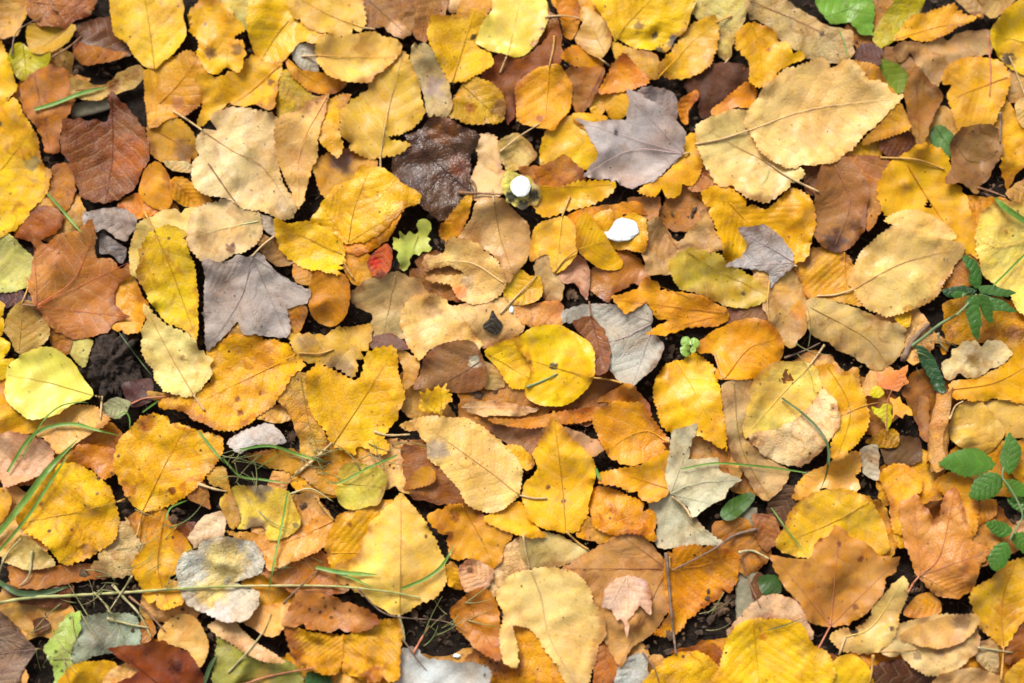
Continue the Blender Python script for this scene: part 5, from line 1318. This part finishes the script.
# ------------------------------------------------------------------ grass blades, straws and twigs
def grass_blade(tile, line, w, label, mat='grass', lift=1.0, arch=0.0, fold=0.35):
    P = resample(spline(pts(tile, line), False, 8), 2.0)
    n = len(P)
    t = np.linspace(0, 1, n)
    z = hmax(cast(P, 0.006)); zs = z.copy()
    for _ in range(60):
        zs[1:-1] = 0.25 * zs[:-2] + 0.5 * zs[1:-1] + 0.25 * zs[2:]
        zs = np.maximum(zs, z)
    z = zs + lift * S + arch * S * np.sin(t * math.pi)
    Q = np.c_[cast(P, z), z]
    T = np.gradient(Q, axis=0); T /= np.linalg.norm(T, axis=1)[:, None]
    sd = np.cross(T, [0, 0, 1.0]); sd /= np.linalg.norm(sd, axis=1)[:, None]
    wd = w * S * 0.36 * np.minimum(1, (1 - t) * 3.2 + 0.06) ** 0.8 * (0.75 + 0.25 * np.minimum(1, t * 4))
    tw = 0.35 * np.sin(t * 3 + w)
    V, F = [], []
    for k in range(n):
        up = np.cross(sd[k], T[k])
        for j, s_ in enumerate((-1, -0.5, 0, 0.5, 1)):
            V.append(Q[k] + sd[k] * wd[k] * s_ * math.cos(tw[k]) + up * wd[k] * (abs(s_) * fold + s_ * math.sin(tw[k]) * 0.5))
    for k in range(n - 1):
        for j in range(4):
            F.append((k * 5 + j, k * 5 + j + 1, (k + 1) * 5 + j + 1, (k + 1) * 5 + j))
    o = mesh_obj('grass_blade', np.array(V), F, M[mat])
    tag(o, label, 'grass blade', 'grass blades among the leaves')
    return o

def strand(name, tile, line, r, label, mat, cat, lift=0.6, taper=0.5, group=None):
    q = drape_line(pts(tile, line), lift * S, sag=6)
    rr = np.linspace(r, r * taper, len(q)) * (1 + 0.15 * np.sin(np.arange(len(q)) * 0.9))
    v, f = tube(q, rr * S, 7)
    o = mesh_obj(name, v, f, M[mat])
    tag(o, label, cat, group)
    splat(q[:, :2], q[:, 2] + r * S * 0.5)
    return o

for a in [
    ('A', '92,292 150,275 220,248 285,232', 6.5, 'short olive green grass blade lying over the reddish tan leaf, top left', 'grass', 1.5),
    ('A', '126,515 168,562 218,622', 4.0, 'short green grass blade below the large yellow leaf with the grey spot', 'grass', 1.5),
    ('D', '20,690 75,605 130,570 200,562 260,578 318,592', 5.0, 'arching green grass blade under the lemon green leaf', 'grass', 3),
    ('D', '60,650 110,560 160,515 215,503 236,506', 2.2, 'thin curved grass blade touching the lemon green leaf', 'grass', 3),
    ('G', '-20,305 60,205 130,112 206,35', 8.5, 'widest green grass blade, slanting at the left edge', 'grass', 4),
    ('G', '-10,340 70,245 130,155 190,62', 4.5, 'narrow grass blade running beside the widest one at the left edge', 'grass', 5),
    ('G', '-10,408 50,442 120,442 187,424', 8.0, 'dull dark green grass blade in the lower left shade', 'grass_dark', 0.5),
    ('G', '768,172 750,270 725,390 716,455', 3.2, 'upright green grass blade crossing the olive yellow stained leaf', 'grass', 4),
    ('H', '-10,374 60,388 155,394', 6.0, 'green grass blade at the left of the honey cream leaf', 'grass', 3),
    ('H', '20,380 90,405 140,428', 3.0, 'thin grass blade below the green one on the honey cream leaf', 'grass', 3),
    ('H', '215,432 280,405 325,370 358,314', 4.5, 'curved green grass blade over the right of the honey cream leaf', 'grass', 3),
    ('F', '378,492 435,535 478,578 502,625 498,690 480,740', 3.6, 'curved olive grass blade over the beige folded leaf', 'grass_dark', 3),
    ('I', '110,112 200,97 300,103 400,115 475,128', 3.0, 'long level grass blade crossing the jagged pale maple leaf', 'grass', 3),
    ('I', '350,215 400,285 452,347', 1.8, 'fine grass blade on the big yellow leaf behind the rusty maple leaf', 'grass', 2),
    ('I', '340,542 390,527 438,508', 1.6, 'fine grass blade on the pinkish beige leaf, bottom right', 'grass_dark', 1.5),
    ('C', '945,526 975,556 1060,612', 8.5, 'short wide green grass blade at the tip of the pale lemon leaf', 'grass', 3),
    ('F', '942,192 985,150 1060,75', 3.2, 'straight green grass blade crossing the pale lemon leaf', 'grass', 4),
    ('D', '530,580 560,620 600,668', 3.6, 'short green grass blade on the freckled yellow orange leaf', 'grass', 2.5),
    ('G', '596,85 640,130 700,140 770,150', 3.2, 'long green grass blade above the olive yellow stained leaf', 'grass', 2),
    ('G', '640,60 720,50 800,75 870,95', 4.0, 'green grass blade lying on the dark gold leaf', 'grass', 2),
    ('G', '1060,75 980,110 900,150 860,135', 3.0, 'grass blade reaching the small lemon square leaf from the right', 'grass', 3),
    ('D', '318,318 360,375 405,432', 1.6, 'thin olive grass stalk beside the soil clod', 'grass_dark', 2),
    ('C', '530,75 545,115 556,160', 1.8, 'thin green stalk below the bright green leaf', 'grass', 2),
    ('D', '380,530 400,515 425,498', 2.6, 'short green grass blade beside the thin beige sliver', 'grass', 1),
    ('G', '440,250 455,215 500,195', 2.6, 'green grass blade under the freckled yellow orange leaf', 'grass', 1),
    ('G', '545,683 560,640 578,608', 6.0, 'short green blade beside the dull green leaf on the bottom edge', 'grass_dark', 1),
    ('D', '310,545 335,530 346,550 345,575', 2.2, 'small hooked grass blade beside the upright stalk', 'grass', 1),
    ('H', '735,110 740,125 748,142', 4.5, 'tiny green blade tip in the folds below the golden creased leaf', 'grass', 2),
    ('24', '20,0 5,40 -20,60', 1.0, 'hair thin blade at the right of the large golden leaf', 'grass', 1),
]:
    grass_blade(*a)

G2 = 'twigs and straws among the leaves'
for a in [
    ('straw', 'G', '-10,470 80,455 180,450 350,440 550,427 720,423 900,425 1040,440 1120,455', 1.7, 'long pale green straw running level across the lower left', 'grass_stem', 'straw', 2.5),
    ('straw', 'G', '300,420 330,455 372,500 404,562', 1.5, 'bent tan straw in the dark gap, lower left', 'straw', 'straw'),
    ('straw', 'G', '352,398 325,440 290,492', 1.1, 'thin straw crossing the bent tan one, lower left', 'straw', 'straw'),
    ('straw', 'G', '345,452 390,490 440,545', 1.4, 'brownish straw ending at the round honey beige leaf', 'stalk_brown', 'straw'),
    ('straw', 'G', '85,330 78,395 52,424', 1.3, 'short curved straw on the beige leaf corner, lower left', 'straw', 'straw'),
    ('straw', 'G', '-10,425 12,350 55,298', 1.3, 'thin straw at the left edge beside the beige leaf corner', 'straw', 'straw'),
    ('straw', 'G', '285,510 340,525 395,535', 1.6, 'short straw on the grey green dull leaf', 'straw', 'straw'),
    ('straw', 'G', '608,655 660,600 702,545 722,498', 1.1, 'yellow straw over the pale peach leaf strip', 'straw', 'straw'),
    ('straw', 'G', '250,440 285,480 330,560', 0.8, 'hair thin straw in the gap left of the narrow golden leaf', 'straw', 'straw'),
    ('straw', 'G', '530,152 570,165 605,172', 1.6, 'short pale straw beside the freckled yellow orange leaf', 'stalk_pale', 'straw'),
    ('straw', 'G', '775,178 830,165 890,200', 1.1, 'pale straw arching right of the olive yellow stained leaf', 'straw', 'straw'),
    ('straw', 'G', '790,125 840,85 885,42', 1.9, 'pale stalk beneath the yellow heart shaped leaf', 'stalk_pale', 'stalk'),
    ('straw', 'H', '210,500 222,540 226,570', 1.3, 'short straw at the bottom point of the honey cream leaf', 'straw', 'straw'),
    ('straw', 'H', '145,12 180,22 240,20', 1.5, 'pale straw left of the large cream yellow oval leaf', 'stalk_pale', 'straw'),
    ('twig', 'H', '100,430 180,500 330,518 392,548', 0.9, 'thin brown twig below the honey cream leaf', 'twig', 'twig'),
    ('twig', 'H', '248,605 270,565 292,530', 1.4, 'short reddish twig in the dark gap above the blue grey leaf', 'stalk_red', 'twig'),
    ('twig', 'H', '220,565 260,620 285,650', 0.8, 'fine twig over the blue grey leaf', 'twig', 'twig'),
    ('twig', 'I', '312,272 250,290 190,330 85,383', 1.5, 'curved brown twig over the orange leaf with rusty spots', 'twig', 'twig'),
    ('twig', 'I', '70,335 78,430 86,520 96,606', 1.9, 'straight dark brown twig below the grey beige toothed leaf', 'twig', 'twig'),
    ('twig', 'I', '262,335 300,330 345,352', 1.5, 'short pale twig across the mossy stick', 'straw', 'twig'),
    ('twig', 'I', '268,340 290,410 322,482', 0.9, 'fine brown twig down the mossy stick', 'stalk_brown', 'twig'),
    ('twig', 'I', '900,588 950,595 994,602', 1.1, 'short pale straw crossing the long white stalk', 'straw', 'straw'),
    ('twig', 'I', '622,608 618,650 612,684', 1.6, 'short yellow stalk on the dark brown leaf, bottom edge', 'stalk_yellow', 'stalk'),
    ('twig', 'C', '928,95 935,190 932,255', 1.0, 'thin dark red twig over the orange yellow leaf, top right', 'stalk_red', 'twig'),
    ('twig', 'C', '962,298 960,380', 1.6, 'short dark twig on the narrow yellow hanging leaf', 'twig', 'twig'),
    ('twig', '22', '790,86 860,88 960,92', 1.8, 'short brown twig right of the crumpled dark leaf', 'stalk_brown', 'twig'),
    ('twig', 'A', '140,152 180,128 218,96', 1.1, 'thin twig right of the small yellow green leaf', 'stalk_brown', 'twig'),
    ('twig', 'A', '30,150 45,85 110,45', 0.9, 'thin curved twig over the faded tan leaf, top left corner', 'twig', 'twig'),
    ('twig', 'A', '555,435 600,500 636,550', 0.9, 'thin red brown twig lying on the big pale cream leaf', 'stalk_brown', 'twig'),
    ('twig', 'E', '550,463 590,448 634,427', 1.3, 'small olive twig lying on the big bright yellow round leaf', 'stem', 'twig'),
    ('twig', 'E', '480,268 520,225 578,166', 1.2, 'pale twig slanting over the small yellow leaf below the tan aspen leaf', 'stalk_pale', 'twig'),
    ('twig', 'D', '350,508 385,493 440,488', 0.9, 'thin red stem below the pale cream pointed leaf', 'stalk_red', 'twig'),
    ('twig', 'G', '640,690 720,664 835,642', 1.2, 'thin red stem on the dull green leaf, bottom edge', 'stalk_red', 'stem'),
    ('twig', 'G', '755,470 800,425 850,380', 0.9, 'thin grey twig over the rusty brown leaf, lower left', 'twig', 'twig'),
    ('twig', 'F', '345,180 340,240 345,290', 1.0, 'thin orange stalk below the small silvery maple leaf', 'stalk_yellow', 'stalk'),
    ('twig', 'F', '795,318 800,345 822,368', 1.2, 'pale hooked rootlet in the gap below the star shaped plant', 'straw', 'twig'),
    ('twig', 'F', '385,385 440,365 480,345', 1.2, 'thin brown twig in the gap above the lemon cream leaf', 'twig', 'twig'),
    ('twig', 'F', '825,548 840,515 862,500', 1.3, 'short pale stalk right of the rolled orange tube', 'stalk_pale', 'stalk'),
    ('twig', 'B', '480,405 530,365 585,330', 1.1, 'pale twig between the small tan leaf and the upright golden leaf', 'stalk_pale', 'twig'),
    ('twig', 'B', '600,45 650,42 700,50', 1.1, 'pale twig beside the lemon yellow round leaf', 'stalk_pale', 'twig'),
    ('twig', 'H', '860,600 890,640 905,683', 0.9, 'thin twig on the bottom edge right of the dirty white leaf', 'twig', 'twig'),
    ('twig', 'C', '900,500 940,512 975,525', 1.2, 'short twig in the dark gap above the pale lemon leaf', 'stalk_brown', 'twig'),
]:
    nm, tl, ln_, r_, lb, mt, ct = a[:7]
    strand(nm, tl, ln_, r_, lb, mt, ct, a[7] if len(a) > 7 else 0.6, group=G2)

# fine grass that nobody could count
def fine_grass():
    r = np.random.default_rng(5)
    V, F = [], []
    spots = [(235, 465, 26, 16, 26), (318, 462, 30, 16, 26), (378, 455, 24, 16, 14), (150, 560, 40, 40, 12), (440, 625, 34, 26, 22),
             (105, 600, 55, 26, 30), (60, 655, 30, 20, 14), (712, 612, 26, 18, 7), (165, 520, 20, 20, 7), (915, 350, 16, 22, 6), (275, 560, 30, 40, 8), (800, 350, 20, 8, 5)]
    for cx, cy, sx, sy, n in spots:
        for i in range(n * 2 // 3):
            x, y = cx + r.normal() * sx * 0.55, cy + r.normal() * sy * 0.55
            L = r.uniform(14, 46); a = r.uniform(0, 6.28) if r.random() < 0.5 else r.normal(0.2, 0.5)
            b = r.uniform(-0.5, 0.5)
            t = np.linspace(0, 1, 12)
            P = np.stack([x + L * t * np.cos(a + b * t), y - L * t * np.sin(a + b * t)], 1)
            z = hmax(cast(P, 0.003)); zs = z.copy()
            for _ in range(12):
                zs[1:-1] = (zs[:-2] + zs[1:-1] + zs[2:]) / 3
                zs = np.maximum(zs, z)
            z = zs + 0.5 * S + r.uniform(0, 3) * S * np.sin(t * 3)
            w = r.uniform(0.35, 0.8) * S * (1 - 0.7 * t)
            v, f = tube(np.c_[cast(P, z), z], w, 4, 0.5)
            F += [tuple(k + len(V) for k in ff) for ff in f]
            V += list(v)
    o = mesh_obj('fine_grass', np.array(V), F, M['grass_fine'], None, origin=np.zeros(3))
    tag(o, kind='stuff', label='fine tangled green and straw coloured grass in the gaps between the leaves', cat='grass')
fine_grass()

# crumbs lying on the leaves and in the gaps
def crumbs():
    r = np.random.default_rng(77)
    V, F = [], []
    for i in range(1500):
        if i % 3:
            d = DARK[r.integers(len(DARK))]
            x, y = d[0] + r.normal() * d[2] * 0.8, d[1] + r.normal() * d[3] * 0.8
            R = r.uniform(0.8, 3.4) if i % 4 else r.uniform(3, 6.5)
        else:
            x, y = r.uniform(0, 1024), r.uniform(0, 683)
            R = r.uniform(0.4, 1.2)
        q = cast([(x, y)], 0.005); z = float(hmax(q)[0])
        if i % 3 and R > 1.6 and z > 0.5 * S: continue
        q = cast([(x, y)], z)[0]
        n = 5; a0 = r.uniform(0, 6.28); el = r.uniform(0.3, 1)
        ring = [np.array([q[0], q[1], z + 0.1 * S]) + R * S * r.uniform(0.6, 1.2) * np.array([math.cos(a0) * math.cos(k * 1.2566) - el * math.sin(a0) * math.sin(k * 1.2566), math.sin(a0) * math.cos(k * 1.2566) + el * math.cos(a0) * math.sin(k * 1.2566), 0]) for k in range(n)]
        v = np.array(ring + [np.array([q[0], q[1], z + R * S * r.uniform(0.1, 0.4)])])
        F += [(k + len(V), (k + 1) % n + len(V), n + len(V)) for k in range(n)]
        V += list(v)
    o = mesh_obj('leaf_crumbs', np.array(V), F, M['crumb'], None, smooth=False, origin=np.zeros(3))
    tag(o, kind='stuff', label='small brown crumbs of soil and leaf scattered over the leaves and gaps', cat='crumbs')
crumbs()

# the leaf carpet goes on all round the photographed patch
def carpet():
    r = np.random.default_rng(99)
    V, F, K = [], [], []
    pal = [(250, 200, 45), (244, 186, 56), (236, 200, 126), (214, 165, 104), (190, 124, 68), (228, 158, 56), (150, 98, 58), (240, 208, 130), (225, 178, 108)]
    n = 22
    for i in range(2600):
        x, y = r.uniform(-620, 1644), r.uniform(-480, 1160)
        R = r.uniform(26, 60)
        if -R * 1.3 - 14 < x < 1024 + R * 1.3 + 14 and -R * 1.3 - 14 < y < 683 + R * 1.3 + 14: continue
        th = r.uniform(0, 6.28); el = r.uniform(0.62, 0.95); c, s_ = math.cos(th), math.sin(th)
        tx, ty = r.uniform(-0.16, 0.16, 2); z0 = r.uniform(0, 9); cup = r.uniform(-3, 6)
        q0 = cast([(x, y)], 0.003)[0]
        rgb = lin(pal[r.integers(len(pal))]) * r.uniform(0.85, 1.1)
        b = len(V)
        for ring in (0.0, 0.4, 0.75, 1.0):
            for k in range(n if ring else 1):
                a = 6.2832 * k / n
                rr = R * ring * (1 + 0.18 * math.cos(a) + (0.035 * (-1) ** k if ring == 1 else 0))
                u, v = rr * math.cos(a), rr * math.sin(a) * el
                X, Y = u * c - v * s_, u * s_ + v * c
                V.append((q0[0] + X * S, q0[1] + Y * S, (z0 + X * tx + Y * ty + cup * (v / R) ** 2 + math.sin(X * 0.11 + i) * 0.8 + 2) * S))
                K.append((*np.clip(rgb, 0, 1), 0.6))
        for k in range(n):
            k2 = (k + 1) % n
            F.append((b, b + 1 + k, b + 1 + k2))
            for g in range(2):
                F.append((b + 1 + g * n + k, b + 1 + (g + 1) * n + k, b + 1 + (g + 1) * n + k2, b + 1 + g * n + k2))
    o = mesh_obj('leaf_carpet', np.array(V), F, M['fresh'], None, origin=np.zeros(3))
    o.data.attributes.new('leaf_colour', 'FLOAT_COLOR', 'POINT').data.foreach_set('color', np.array(K, np.float32).ravel())
    o.data.attributes.new('vein_uv', 'FLOAT_VECTOR', 'POINT').data.foreach_set('vector', np.tile([0.25, 0.5, 0.0], (len(V), 1)).astype(np.float32).ravel())
    tag(o, kind='stuff', label='carpet of fallen autumn leaves going on beyond the edges of the picture', cat='fallen leaves')
carpet()
